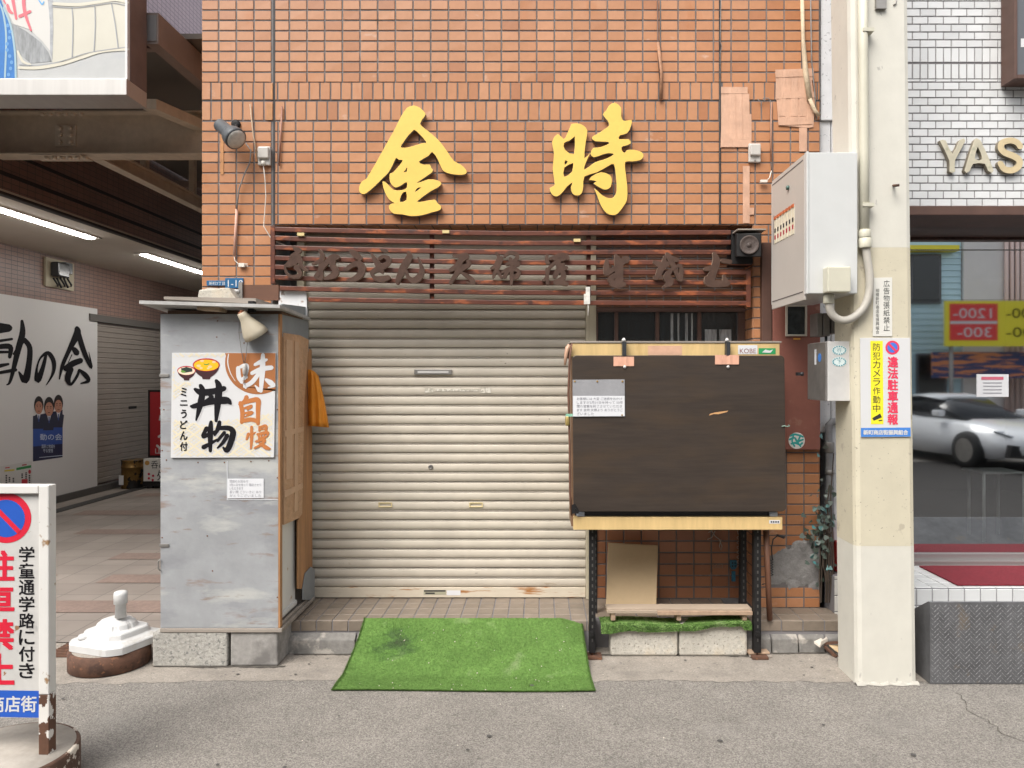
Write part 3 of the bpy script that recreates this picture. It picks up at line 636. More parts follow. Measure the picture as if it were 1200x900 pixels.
chars = [
 ('手', 325, 285, 6.667, [[(120,25,14),(150,50,40),(175,60,30),(120,95,28),(95,110,10)], [(160,100,50),(140,130,70),(90,165,50),(60,180,14)], [(170,120,40),(190,180,28),(215,205,24),(235,215,10)], [(60,170,12),(70,230,18),(110,260,26),(160,260,36),(180,235,30),(150,185,50)]]),
 ('打', 325, 285, 6.667, [[(325,50,14),(350,90,26),(345,140,30),(335,230,24),(345,280,14)], [(275,165,14),(330,140,26)], [(470,110,36),(430,110,36),(360,180,30),(300,265,26)], [(440,120,34),(430,170,36),(455,215,40),(440,250,44),(370,280,14)], [(300,265,20),(345,280,20),(345,220,20)]]),
 ('う', 325, 285, 6.667, [[(565,55,14),(600,80,40),(640,115,36),(645,135,16)], [(540,205,24),(580,175,30),(630,160,40),(660,190,46),(650,240,44),(610,275,36),(545,295,10)]]),
 ('ど', 325, 285, 6.667, [[(735,80,14),(770,140,32),(800,190,44),(820,230,20)], [(800,120,24),(830,105,22),(865,120,30),(865,155,30),(820,185,40),(750,220,30),(740,245,22)], [(740,250,16),(770,275,30),(820,280,40),(870,268,30)], [(810,50,14),(850,62,26)]]),
 ('ん', 325, 285, 6.667, [[(1025,75,26),(1030,110,40),(985,190,46),(940,300,30),(950,315,8)], [(940,290,30),(985,230,24),(1005,215,16),(1020,260,24),(1055,290,36),(1100,275,44),(1130,210,30),(1100,110,8)]]),
 ('天', 515, 290, 7.5, [[(120,70,18),(190,75,36),(240,75,44)], [(240,75,44),(190,110,40),(160,160,44),(95,200,28)], [(250,120,30),(260,150,26),(180,190,50),(150,230,36),(95,315,24)], [(190,220,16),(240,250,30),(290,290,34),(300,320,14),(240,305,14)]]),
 ('婦', 515, 290, 7.5, [[(500,50,18),(520,90,26),(490,160,26),(455,185,18)], [(545,90,30),(520,160,30),(480,240,24),(470,270,10)], [(500,190,20),(545,265,24)], [(570,80,20),(620,45,24),(680,65,30),(670,110,28),(590,150,24)], [(620,100,26),(640,130,30),(700,145,26),(600,190,24),(550,220,16)], [(570,260,30),(610,200,28),(670,195,28),(700,220,26),(670,260,36),(640,240,16)], [(635,160,26),(635,260,30),(632,330,14)]]),
 ('羅', 515, 290, 7.5, [[(945,65,20),(945,120,30),(965,140,18)], [(970,100,20),(1040,75,30),(1110,75,36),(1130,100,26)], [(1000,100,20),(1060,110,24),(1110,100,16)], [(1020,130,24),(960,190,26),(940,270,28),(905,290,14)], [(945,190,24),(950,320,26)], [(1040,130,40),(1060,180,40),(1120,180,24)], [(1090,150,30),(1040,210,40),(1010,260,30)], [(1080,210,36),(1090,260,40),(1060,290,40),(1010,300,24)], [(1010,315,20),(1070,310,36),(1125,325,26)]]),
 ('生', 700, 290, 7.06, [[(80,100,22),(75,160,40),(80,215,46)], [(80,215,36),(150,170,30),(230,100,50),(245,115,34)], [(150,60,16),(170,110,50),(180,180,56),(180,280,56)], [(200,210,30),(130,240,36),(100,265,26)], [(100,265,30),(130,290,40)], [(120,300,40),(170,310,44),(225,305,30)]]),
 ('そ', 700, 290, 7.06, [[(470,120,24),(510,140,40),(545,140,36),(560,70,18)], [(590,130,30),(530,170,44),(500,240,36),(475,250,30)], [(510,240,30),(530,250,24)], [(575,50,22),(600,90,40),(640,180,30),(680,265,30)], [(610,90,36),(660,105,30)], [(690,270,28),(695,200,26),(680,150,24),(620,180,20)], [(610,185,24),(575,240,50),(600,290,50),(540,330,8)]]),
 ('ば', 700, 290, 7.06, [[(965,45,18),(985,110,50),(960,200,50),(930,270,60)], [(890,180,24),(950,170,40)], [(900,250,24),(920,290,50),(1000,300,46),(1080,295,40)], [(1045,230,14),(1060,280,40)], [(1030,110,26),(1100,120,30)]])]
ordn = ['first', 'second', 'third', 'fourth', 'fifth', 'sixth', 'seventh', 'eighth', 'ninth', 'tenth', 'last']
for (ch, ox, oy, sc_, st), nm in zip(chars, ordn):
    b = B(); Yc = YL - .016
    brush(b, st, lambda x, y, d: P(ox + x / sc_, oy + y / sc_, Yc - .02) + V((0, .02 - d, 0)), .024, .0008, .95 if ch == '手' else 1.22)
    xs_ = [q[0] for s_ in st for q in s_]; ys_ = [q[1] for s_ in st for q in s_]
    c = P(ox + sum(xs_) / len(xs_) / sc_, oy + max(ys_) / sc_, Yc)
    single('carved_character', b, [carve_m, M('worn_carved_edge', (.26, .19, .14), .7, var=(40, .3))], 'carved brown wooden character %s, %s from the left on the red lattice' % (ch, nm), 'sign letter', c, 'carved wooden characters on the lattice')

# ---------------------------------------------------------------- speaker at the lattice end
t = Thing('loudspeaker', 'black box loudspeaker with round grille at the right end of the lattice', 'speaker', P(876, 308, -.1))
b = B(); b.box(X(857, -.06), X(882, -.06), -.065, .06, Z(310, -.06), Z(270, -.06)); t.part('bracket', b, black_m, bev=.003)
b = B(); b.hexa([P(863, 301, -.17), P(892.5, 301, -.20), P(890, 301, -.07), P(861, 301, -.07), P(863, 273.5, -.17), P(892.5, 273, -.20), P(890, 273, -.07), P(861, 273, -.07)]); t.part('cabinet', b, black_m, bev=.006)
c = P(878, 287, -.19); b = B(); b.lathe([(.058, 0), (.058, .007), (.053, .009), (.045, .004), (.018, -.004), (.014, .004), (.002, .007)], c, (-.1, -1, 0), 28); t.part('grille', b, M('dusty_grille', (.07, .052, .045), .7, var=(25, .3), bump=(200, .5, .003)))
b = B(); b.box(X(860, -.1), X(893, -.1), -.19, -.04, Z(272, -.12), Z(270.5, -.12)); t.part('rain_cover', b, M('dusty_top', (.30, .26, .22), .8))

# ---------------------------------------------------------------- spotlight, outlets, cords on the upper left wall
t = Thing('spotlight', 'dark grey spotlight lamp on the orange tiles at upper left', 'lamp', P(262, 150, 0))
b = B(); a = P(257, 146, -.10); d_ = (P(287, 172, -.20) - a).normalized()
b.lathe([(.018, -.006), (.038, 0), (.041, .010), (.041, .105), (.055, .115), (.064, .138), (.068, .170), (.068, .185), (.061, .188)], a, d_, 28); t.part('housing', b, M('grey_lamp_body', (.065, .07, .075), .5, var=(14, .25)))
b = B(); b.lathe([(.060, .176), (.060, .1885), (.042, .196), (.017, .200)], a, d_, 28); t.part('lens', b, M('lamp_glass', (.50, .47, .42), .12, var=(30, .2), bump=(60, .5, .01)))
b = B(); b.tube([P(277, 146, 0), P(277, 149, -.06), P(273, 156, -.13)], .009); b.lathe([(.028, 0), (.028, .014), (.012, .018)], P(277, 146, -.004), (0, -1, 0), 18); t.part('bracket', b, black_m)
b = B(); b.tube([P(*q, -.03) for q in ((288, 168), (294, 176), (293, 190), (286, 205), (280, 222), (277.5, 245))], .0042, 6); t.part('cord', b, wire)
t = Thing('hanging_plug', 'pinkish plastic sleeve cord ending in white plug on left wall', 'plug', P(276, 305, -.01))
b = B(); b.tube([P(*q, -.02) for q in ((277.5, 245), (276, 272), (274.5, 300))], .009, 8); t.part('sleeve', b, M('pink_sleeve', (.55, .32, .24), .5))
b = B(); b.tube([P(*q, -.02) for q in ((274.5, 300), (275, 305), (279, 309), (282, 310))], .003, 6); t.part('cord', b, wirew)
b = B(); b.box(X(280, -.02), X(287, -.02), -.03, -.008, Z(313, -.02), Z(308.5, -.02)); b.box(X(287, -.02), X(290.5, -.02), -.026, -.024, Z(310, -.02), Z(309, -.02)); b.box(X(287, -.02), X(290.5, -.02), -.016, -.014, Z(312, -.02), Z(311, -.02)); t.part('plug_body', b, wirew, bev=.002)
def outlet(x0, x1, y0, y1, label, g=None):
    t = Thing('outlet_box', label, 'outlet box', P((x0 + x1) / 2, y1, -.006), 'weatherproof outlet boxes on the facade')
    gm = M('grey_outlet', (.50, .47, .43), .45, var=(9, .12))
    b = B(); b.box(X(x0, 0), X(x1, 0), -.03, -.0065, Z(y1, 0), Z(y0, 0)); t.part('back_box', b, gm, bev=.006)
    b = B(); b.box(X(x0 + .8, 0), X(x1 - .8, 0), -.05, -.0302, Z(y0 + (y1 - y0) * .68, 0), Z(y0 + 1.5, 0)); t.part('cover', b, gm, bev=.008)
    b = B(); b.lathe([(.006, 0), (.006, .003), (.002, .004)], (X((x0 + x1) / 2, 0), -.030, Z(y1 - 2, 0)), (0, -1, 0), 10); t.part('screw', b, steel_d)
    return t
ob = outlet(304, 318.5, 173, 195, 'grey outlet box with white plug beside the spotlight')
b = B(); b.lathe([(.012, 0), (.012, .022), (.004, .026)], P(308.5, 189, -.035), (0, 0, -1), 12); b.tube([P(*q, -.03) for q in ((308.5, 193), (310.5, 210), (311.5, 230), (309, 265), (318, 280), (325, 284), (341, 290), (345, 289))], .003, 6); ob.part('plug', b, wirew)
outlet(876, 890, 169.5, 191.5, 'grey outlet box between the salmon tape patches')
b = B(); b.box(X(891, -.03), X(899, -.03), -.04, -.02, Z(214, -.03), Z(211, -.03)); b.tube([P(904, 200, -.02), P(902, 208, -.03), P(898, 212.5, -.03)], .003, 6)
single('loose_plug', b, wirew, 'white loose plug hanging beside the left edge of the white cabinet', 'plug', P(895, 214, -.03))
# street number plate
t = Thing('address_plate', 'small blue street number plate 1-10 at foot of tiled corner', 'sign', P(265, 342, -.01))
b = B(); b.box(X(243, 0), X(264.6, 0), -.012, -.0072, Z(335, 0), Z(329, 0)); b.box(X(264.8, 0), X(286, 0), -.013, -.0072, Z(338, 0), Z(326, 0)); t.part('plate', b, M('enamel_blue', (.02, .11, .24), .35), bev=.001)
b = B(); text(b, '新町2丁目', (245, 330, 263.5, 334), front(-.0126), .01); text(b, '1-10', (267, 328, 284.5, 336), front(-.0136), .02); t.part('lettering', b, white_s)

# ================================================================ LEFT CABINET
YC = -.5; CX0, CX1, CXT = X(188, YC), X(328.5, YC), X(328.5, YC)
CZ0, CZ1 = Z(740, YC), Z(368, YC)
cab = Thing('storage_cabinet', 'tall grey zinc clad storage cabinet standing on concrete blocks', 'cabinet', (-1.82, -.25, .19))
b = B(); b.box(CX0, CX1 - .012, YC, YC + .012, CZ0 + .02, CZ1); fp = cab.part('front_panel', b, zinc, bev=.002)
b = B(); b.box(CX0, CX0 + .015, YC + .0125, -.012, CZ0 + .02, CZ1); cab.part('left_panel', b, zinc)
b = B(); b.box(CX0 + .016, CX1 - .03, -.03, -.012, CZ0 + .02, CZ1); b.box(CX0 + .016, CX1 - .013, YC + .0125, -.031, CZ1 - .02, CZ1 - .001); cab.part('back_panel', b, greywood)
b = B(); b.box(CX1 - .0118, CX1, YC - .002, YC + .035, CZ0 + .02, CZ1); cab.part('corner_post', b, ply, bev=.002)
# right side, seen receding: tin at the top, kraft paper, plywood strip, fridge below
def ys(px): return F / ((632 - px) / -CX1) - D
def zs(px, py): return H + (443 - py) / ((632 - px) / -CX1)
yA, yB = ys(330), .10
def side(bb, pts, x=CX1, th=.010): bb.prism([(x - .012, ys(px), zs(px, py)) for px, py in pts], (th, 0, 0))
b = B(); side(b, [(331, 356), (362, 360), (362, 412), (336, 397), (331, 394)]); cab.part('tin_side', b, M('blue_grey_tin', (.25, .27, .28), .5, var=(8, .15)))
b = B(); side(b, [(332, 390), (351, 393), (361, 398), (361, 402), (356, 470), (353.5, 602), (350, 607), (332, 615)], th=.016); b2 = b; kp = cab.part('kraft_paper', b2, kraft)
for pts in ([(334, 398), (341, 399), (341, 560), (334, 562)], [(344, 400), (348.5, 401), (347, 598), (343.5, 600)], [(332, 575), (353, 566), (353, 572), (332, 583)], [(332, 505), (354, 500), (354, 505), (332, 512)]):
    b = B(); side(b, pts, CX1 + .0175, .0010 + .0007 * pts[0][1] / 100); cab.part('paper_tape', b, M('paper_tape', (.62, .40, .25), .5, var=(9, .12), bump=(20, .4, .006)), kp)
b = B(); side(b, [(353, 405), (366, 410), (367, 690), (350, 690), (350, 610), (354, 600)], th=.008); cab.part('side_board', b, ply)
b = B(); b.box(CX1 - .02, CX1 - .004, YC + .0355, .10, CZ0 + .0205, CZ0 + .036); b.prism([(CX0, YC - .008, CZ0 - .004), (CX1 + .012, YC - .008, CZ0 - .004), (CX1 + .012, .11, CZ0 - .004), (CX1 - .02, .11, CZ0 - .004), (CX1 - .02, -.01, CZ0 - .004), (CX0, -.01, CZ0 - .004)], (0, 0, .022)); cab.part('base_board', b, greywood, bev=.003)
b = B(); side(b, [(354, 690), (357, 672), (364, 664), (368, 668), (368, 703), (354, 703)], CX1 + .012, .004); cab.part('lower_tin', b, MATS['blue_grey_tin'])
# old fridge inside
fx = CX1 - .035
fr_ = Thing('old_refrigerator', 'old white refrigerator door half hidden inside the grey cabinet', 'refrigerator', (-1.75, -.25, CZ0 + .03))
b = B(); b.box(fx - .45, fx - .06, YC + .05, -.06, CZ0 + .04, 1.5); fr_.part('body', b, fridge_m, bev=.02)
b = B(); b.box(fx - .056, fx, YC + .045, -.115, CZ0 + .055, .98); fr_.part('door', b, fridge_m, bev=.018)
b = B(); b.box(fx - .056, fx + .006, YC + .045, -.115, .90, .925); fr_.part('door_trim', b, M('yellowed_trim', (.62, .50, .26), .4), bev=.004)
b = B(); b.box(fx - .05, fx + .012, YC + .04, -.12, CZ0 + .037, CZ0 + .075); fr_.part('kick_plate', b, white_p, bev=.012)
# small fittings on the front
for y in (440, 639):
    b = B(); b.box(CX0 - .004, CX0 + .05, YC - .006, YC - .0005, Z(y + 1.8, YC), Z(y - 1.8, YC)); cab.part('hinge', b, steel_d, bev=.001)
b = B(); b.tube([P(*q, YC - .01) for q in ((188, 655), (185.5, 658), (185.5, 666), (188, 669))], .004, 6); cab.part('handle', b, steel_d)
b = B()
for px, py in ((190, 528), (195, 539), (232, 542), (263, 542), (294, 541), (315, 540), (217, 739), (267, 738), (318, 738), (255, 376), (286, 402), (192, 480), (325, 480), (325, 700), (243, 628), (249, 669), (190, 630), (325, 560), (254, 395)):
    b.lathe([(.0045, 0), (.003, .003)], P(px, py, YC), (0, -1, 0), 8)
cab.part('nail_head', b, M('rusty_nail', (.17, .07, .035), .7))
b = B(); b.box(X(266, YC), X(267, YC), YC - .0022, YC - .0002, Z(585, YC), Z(540, YC)); b.box(X(266, YC), X(326, YC), YC - .0022, YC - .0002, Z(586, YC), Z(585, YC)); cab.part('seam', b, M('seam_light', (.52, .53, .55), .5), fp)
# the two blocks under it, roofing on top
b = B(); b.box(X(179, YC), X(266.5, YC), YC - .004, YC + .18, .005, CZ0 - .005); single('concrete_block', b, block_m, 'rough grey concrete block under left side of the zinc cabinet', 'concrete block', P(222, 782, YC) + V((0, .09, 0)), 'blocks under the cabinet', .008)
b = B(); b.box(X(269.5, YC), X(325, YC), YC + .004, YC + .32, .005, CZ0 - .005); single('concrete_block', b, M('smooth_block', (.31, .295, .275), .9, var=[(5, .2), (40, .12)], spots=[((.17, .16, .15), 3, .55, .7)], bump=(50, .4, .006)), 'smoother grey concrete block under right corner of zinc cabinet', 'concrete block', P(297, 782, YC) + V((0, .16, 0)), 'blocks under the cabinet', .01)
roof = Thing('tin_roof_sheet', 'thin weathered tin sheet lying as roof on the grey cabinet', 'roof sheet', (-1.9, -.3, CZ1))
rm = M('weathered_sheet', (.40, .39, .37), .6, var=[(8, .2), (30, .12)])
b = B(); b.hexa([P(163, 356, -.62), P(328, 361, -.62), V((CX1 + .02, .0, CZ1 + .002)), V((CX0 - .05, -.01, CZ1 + .002)), P(163, 352, -.62), P(328, 357, -.62), V((CX1 + .02, .0, CZ1 + .02)), V((CX0 - .05, -.01, CZ1 + .02))]); roof.part('sheet', b, rm)
b = B(); b.hexa([P(192, 350.5, -.52), P(300, 356, -.5), V((CX1 - .05, -.1, CZ1 + .03)), V((CX0, -.1, CZ1 + .03)), P(192, 347.5, -.52), P(300, 349.5, -.5), V((CX1 - .05, -.1, CZ1 + .055)), V((CX0, -.1, CZ1 + .055))]); roof.part('upper_sheet', b, greywood)
b = B(); b.box(X(196, -.49), X(330, -.49), -.485, -.1, CZ1 + .0005, CZ1 + .022); roof.part('batten', b, M('dark_batten', (.13, .075, .045), .8, var=(9, .3)))
b = B(); b.box(X(231, -.58), X(258, -.58), -.585, -.45, Z(364, -.58), Z(357.5, -.58), rot=Matrix.Rotation(R(4), 3, 'Y')); single('wood_scrap', b, rawwood, 'pale wood offcut wedged under the cabinet roof sheet', 'wood piece', P(245, 364, -.55), None, .004)
b = B(); b.hexa([P(232, 349, -.45), P(281, 357, -.45), P(283, 352, -.2), P(236, 347, -.2), P(233, 340, -.45), P(268, 337, -.45), P(281, 340, -.2), P(245, 337, -.2)]); single('concrete_chunk', b, block_w, 'broken lump of pale concrete weighing down the cabinet roof', 'concrete block', P(258, 354, -.33), None, .006)
t = Thing('steel_bracket', 'brown board with pale steel angle above the cabinet roof', 'bracket', P(306, 352, -.3))
b = B(); b.box(X(285, -.3), X(327, -.3), -.31, -.285, Z(352, -.3), Z(334, -.3)); t.part('board', b, M('brown_board', (.12, .052, .028), .6, var=(10, .3), stretch=(.3, 1, 1)))
b = B(); b.box(X(280.5, -.31), X(285, -.31), -.325, -.3105, Z(353, -.31), Z(331, -.31)); t.part('angle', b, steel_d)
b = B(); b.tube([P(268, 341, -.32), P(281, 341.5, -.32)], .012, 10); t.part('pin', b, steel)
b = B(); b.prism([P(*q, -.03) for q in ((327, 337), (359, 339), (360, 375), (345, 370), (335, 366), (326, 364))], (0, .012, 0)); single('tin_flashing', b, zinc_w, 'white rust spotted tin flashing beside top of the cabinet', 'flashing', P(344, 375, -.03))
# clamp lamp
t = Thing('clamp_lamp', 'beige clamp lamp with bell shade hanging at top of cabinet', 'lamp', P(293, 398, -.58))
a = P(286, 371, -.58); d_ = V((.38, .34, -.75)).normalized()
lm = M('aged_cream_lamp', (.50, .44, .33), .5, var=(9, .14), spots=[((.40, .28, .16), 10, .62, .75)])
b = B(); b.lathe([(.020, -.028), (.026, -.024), (.029, 0), (.033, .02), (.047, .05), (.066, .095), (.071, .125), (.067, .128), (.060, .10), (.035, .04)], a, d_, 28); t.part('shade', b, lm)
b = B(); b.lathe([(.017, -.034), (.019, -.028)], a, d_, 14); b.lathe([(.007, 0), (.007, .006)], a + d_ * -.034 + V((.008, -.01, 0)), -d_, 8); t.part('socket', b, M('copper_socket', (.45, .18, .10), .4, .5))
b = B(); b.tube([P(287, 370, -.575), P(292, 366, -.55), P(296, 361, -.54)], .007); b.box(X(292, -.55), X(299, -.55), -.57, -.53, Z(366, -.55), Z(353, -.55)); t.part('clamp', b, black_m, bev=.003)
b = B(); b.tube([P(*q, -.525) for q in ((284, 366), (280.5, 375), (280, 390), (283, 412), (286, 426))], .0022, 6); b.tube([P(*q, -.525) for q in ((288, 391), (290, 400), (288.5, 415), (287, 426))], .0022, 6); b.tube([P(*q, -.522) for q in ((286, 440), (286, 451))], .002, 6); t.part('cord', b, wire)
b = B(); b.lathe([(.004, 0), (.010, .01), (.012, .035), (.010, .055), (.004, .066)], P(286.5, 440, -.524), (.02, 0, 1), 12); t.part('inline_switch', b, M('switch_grey', (.45, .43, .40), .4))
# menu sign
YM = YC - .012; mp = front(YM)
t = Thing('menu_sign', 'square white menu sign with two rice bowls and brush lettering', 'sign', P(262, 536, YM))
b = B(); q = [P(201.5, 413.5, YM), P(323, 413.5, YM), P(321, 536, YM), P(200, 536.5, YM)]; b.prism(q, (0, .010, 0)); t.part('panel', b, white_s, bev=.001)
m6 = lambda x, y, d=0: mp(180 + x / 6, 400 + y / 6, d + .0008)
b = B()                                 # diagonal lattice ornament, thick and thin lines, in two corners
def clip_line(x0, y0, x1, y1, w_, lim):
    L_ = math.hypot(x1 - x0, y1 - y0); nx, ny = -(y1 - y0) / L_ * w_ / 2, (x1 - x0) / L_ * w_ / 2
    n = max(2, int(L_ / 12)); prev = None
    for i in range(n + 1):
        x, y = x0 + (x1 - x0) * i / n, y0 + (y1 - y0) * i / n
        ok = lim(x, y)
        if prev and ok and prev[2]: b.face([m6(prev[0] + nx, prev[1] + ny, clip_line.d), m6(x + nx, y + ny, clip_line.d), m6(x - nx, y - ny, clip_line.d), m6(prev[0] - nx, prev[1] - ny, clip_line.d)])
        prev = (x, y, ok)
clip_line.d = 0
lim = lambda x, y: 133 < x < 842 and 84 < y < 808 and ((x - 130) + (y - 80) * 1.15 < 400 and not (150 < x < 480 and 115 < y < 285) or y > 600 - (0 if x < 400 else 40) - abs(x - 480) * .15)
for k in range(-12, 26):
    w_ = 15 if k % 3 == 0 else 4
    clip_line.d = .0000; clip_line(130 + k * 37 - 400, 80 + 740, 130 + k * 37 + 740 * 1.35 - 400, 80, w_, lim)
    clip_line.d = .0001; clip_line(130 + k * 37 - 400, 80, 130 + k * 37 + 740 * 1.35 - 400, 80 + 740, w_, lim)
t.part('ornament', b, M('pale_gold_print', (.70, .63, .47), .5))
b = B(); c = [(x, y) for x, y in ell(735, 190, 235, 180, 60) if True]
arc = [(500, 82), (857, 82), (857, 350)] + [(735 + 232 * math.cos(R(a_)), 150 + 222 * math.sin(R(a_))) for a_ in range(58, 196, 5)]
arc = [(x, max(y, 82)) for x, y in arc]
flat(b, arc, m6, .0003); t.part('brown_disc', b, brownprint)
b = B(); brush(b, [[(528, 90, 6), (522, 150, 8), (540, 220, 6), (575, 280, 3)]], lambda x, y, d: m6(x, y, d + .0006))
brush(b, [[(595,185,30),(600,250,32),(622,290,22)], [(610,180,22),(650,170,34),(655,200,30),(640,262,24)], [(610,272,24),(655,250,22)], [(770,92,26),(766,200,40),(755,352,24)], [(712,165,20),(760,142,32),(798,128,16)], [(690,225,26),(760,195,34),(832,185,32)], [(748,215,26),(695,285,32),(640,318,26)], [(790,268,20),(822,290,38),(846,310,30)], [(846,317,14),(806,326,8)], [(640,300,24),(650,330,12)], [(715,310,8),(745,345,30)]], lambda x, y, d: m6(x, y, d + .0007)); t.part('lettering', b, white_s)
don = [[(330,310,24),(345,350,34),(330,440,38),(300,555,10)], [(440,275,20),(460,320,40),(452,430,42),(440,562,18)], [(290,335,18),(340,360,40),(430,350,38),(500,330,30)], [(262,455,14),(290,455,30),(400,425,36),(510,415,44),(545,440,14)], [(385,375,10),(410,395,30),(365,412,6)], [(405,565,20),(400,640,34),(400,772,20)], [(375,610,28),(345,665,20)], [(350,670,26),(440,635,20)], [(350,745,28),(370,735,26),(450,690,14)], [(465,565,22),(455,610,28),(430,660,14)], [(455,610,24),(530,610,30),(560,640,36),(540,720,36),(515,765,32),(490,745,12)], [(500,640,22),(450,700,18)], [(520,660,26),(490,710,22),(450,750,10)]]
b = B(); brush(b, don, lambda x, y, d: m6(x + 9, y + 9, d + .0002), step=.00002); t.part('letter_shadow', b, shadowprint)
b = B(); brush(b, don, lambda x, y, d: m6(x, y, d + .0008), wk=1.18); vtext(b, 'ミニうどん付', 213, 318, 778, 50, lambda x, y: m6(x, y, .001), .03, .76)
t.part('lettering', b, ink)
b = B(); brush(b, [[(655,390,28),(640,420,24),(600,445,10)], [(610,430,24),(625,500,28),(620,572,22)], [(610,440,20),(690,415,28),(735,415,32),(735,480,28),(735,582,22)], [(640,470,14),(690,455,20),(660,480,14)], [(640,505,14),(695,500,20),(645,530,10)], [(620,560,26),(690,550,26),(735,565,26)],
          [(690,600,18),(690,680,22),(685,755,12)], [(668,650,20),(655,690,14)], [(700,650,12),(718,640,8)], [(745,600,12),(745,630,14)], [(745,605,14),(790,595,20),(790,630,14)], [(750,620,10),(790,615,10)], [(735,650,16),(745,680,12)], [(730,655,14),(800,640,20),(800,665,12)], [(760,655,10),(760,675,10)], [(780,650,10),(780,670,10)], [(740,685,12),(795,670,14)], [(720,705,14),(780,690,20),(760,725,18),(710,750,12)], [(745,715,12),(790,745,26),(820,755,12)]], lambda x, y, d: m6(x, y, d + .0006), wk=1.15); t.part('brown_lettering', b, M('orange_brown_print', (.48, .17, .05), .45))
def bowl(cx, cy, rx, ry, hb, fill, name):
    b = B(); flat(b, [(cx - rx, cy)] + [(cx - rx + 2 * rx * i / 16, cy + hb * math.sin(math.pi * i / 16) ** .55) for i in range(1, 16)] + [(cx + rx, cy)], m6, .0008); flat(b, [(cx - rx * .33, cy + hb * .9), (cx + rx * .33, cy + hb * .9), (cx + rx * .27, cy + hb + 9), (cx - rx * .27, cy + hb + 9)], m6, .0009); o = t.part('bowl_print', b, M('bowl_brown', (.055, .018, .022), .4))
    b = B(); flat(b, ell(cx, cy, rx, ry), m6, .0010); t.part('bowl_rim', b, M('bowl_red', (.42, .015, .03), .4), o)
    b = B(); flat(b, ell(cx, cy + 3, rx * .92, ry * .86), m6, .0012); t.part('bowl_food', b, fill, o); return o
o1 = bowl(232, 205, 65, 32, 60, M('cream_soup', (.85, .66, .50), .4), 'small')
b = B(); flat(b, [(193, 190), (215, 186), (230, 180), (250, 185), (272, 190), (275, 212), (240, 218), (215, 222), (200, 215)], m6, .0014); t.part('seaweed_print', b, M('seaweed', (.02, .035, .025), .5), o1)
b = B(); flat(b, [(190, 208), (205, 203), (228, 212), (220, 222), (200, 220)], m6, .0016); t.part('greens_print', b, M('greens', (.13, .30, .05), .5), o1)
o2 = bowl(371, 165, 95, 46, 92, M('egg_yellow', (.90, .47, .015), .4), 'large')
b = B()
for cx, cy, rr in ((318, 172, 16), (335, 188, 12), (398, 178, 15), (342, 138, 14), (425, 145, 14), (385, 190, 10)): flat(b, ell(cx, cy, rr, rr * .6, 12), m6, .0014)
t.part('shrimp_print', b, M('shrimp', (.90, .55, .30), .5), o2)
b = B(); flat(b, [(350, 155), (372, 160), (395, 152), (390, 163), (372, 168), (355, 164)], m6, .0016); t.part('greens_print', b, MATS['greens'], o2)
# closing notice on the cabinet
t = Thing('paper_notice', 'small white paper notice pinned to the grey zinc cabinet', 'notice', P(288, 584, YC - .004), 'closing notices')
b = B(); b.prism([P(*q, YC - .004) for q in ((266.5, 561), (309, 561), (309, 583.5), (266.5, 584))], (0, .002, 0)); t.part('sheet', b, paper)
b = B()
for i, s_ in enumerate(('閉店のお知らせ', '3月31日を持って 閉店させて', 'いただきます', '長い間 ごひいきに あり', 'がとうございました')):
    text(b, s_, (269, 562.3 + i * 4.2, (291 if i == 0 else 285 if i == 2 else 306), 565.6 + i * 4.2), front(YC - .0052), .0)
t.part('lettering', b, greyink)
# orange cloth bag hanging between cabinet and shutter
b = B(); n = 10; g = []
for i in range(n + 1):
    v = i / n; row = []
    for j in range(17):
        u = j / 16; px = 361 + u * (11 + 12 * v) + (0 if u < .5 else 1.0 * math.sin(v * 3)); py = 430 + v * (69 + 2 * u) + (1 - v) * (3 + 8 * u * u)
        row.append(P(px, py, .02 - .035 * math.sin(u * math.pi) * (.4 + .6 * v) + .006 * math.sin(v * 9 + u * 5) + .013 * math.sin(u * 15 + v * 2) * (.3 + .7 * v)))
    g.append([b.bm.verts.new(p_) for p_ in row])
for i in range(n):
    for j in range(16): b.bm.faces.new([g[i][j], g[i][j + 1], g[i + 1][j + 1], g[i + 1][j]]).smooth = True
r_ = bmesh.ops.extrude_face_region(b.bm, geom=list(b.bm.faces)); bmesh.ops.translate(b.bm, verts=[e for e in r_['geom'] if isinstance(e, bmesh.types.BMVert)], vec=(0, .03, 0))
single('cloth_bag', b, orange_c, 'bright orange cloth bag hanging between cabinet and cream shutter', 'bag', P(374, 500, .02))

# ================================================================ RIGHT DISPLAY CASE, BOARD AND LITTER
YB = -.44
case = Thing('display_case', 'yellow veneered food display case on black steel legs', 'display case', P(793, 766, -.3))
b = B(); b.box(X(668, YB), X(915, YB), YB + .02, YB + .055, Z(418, YB), Z(402, YB)); tb = case.part('top_rail', b, yellowply, bev=.003)
b = B(); b.box(X(668, YB), X(917, YB), YB + .015, -.06, Z(401.8, YB), Z(399.5, YB)); case.part('lid', b, greywood, bev=.002)
b = B(); b.box(X(672, YB), X(917, YB), YB + .0, YB + .05, Z(621, YB), Z(606, YB)); case.part('bottom_rail', b, yellowply, bev=.003)
b = B(); b.box(X(674, YB), X(912, YB), YB + .03, YB + .05, Z(605.5, YB), Z(598, YB)); case.part('dark_slot', b, M('smoked_plastic', (.035, .034, .038), .25))
b = B()
for px in (676, 903): b.box(X(px, YB), X(px + 9, YB), YB + .012, YB + .0295, Z(605.5, YB), Z(601, YB))
case.part('slot_end', b, M('pale_blue_plastic', (.45, .50, .58), .4))
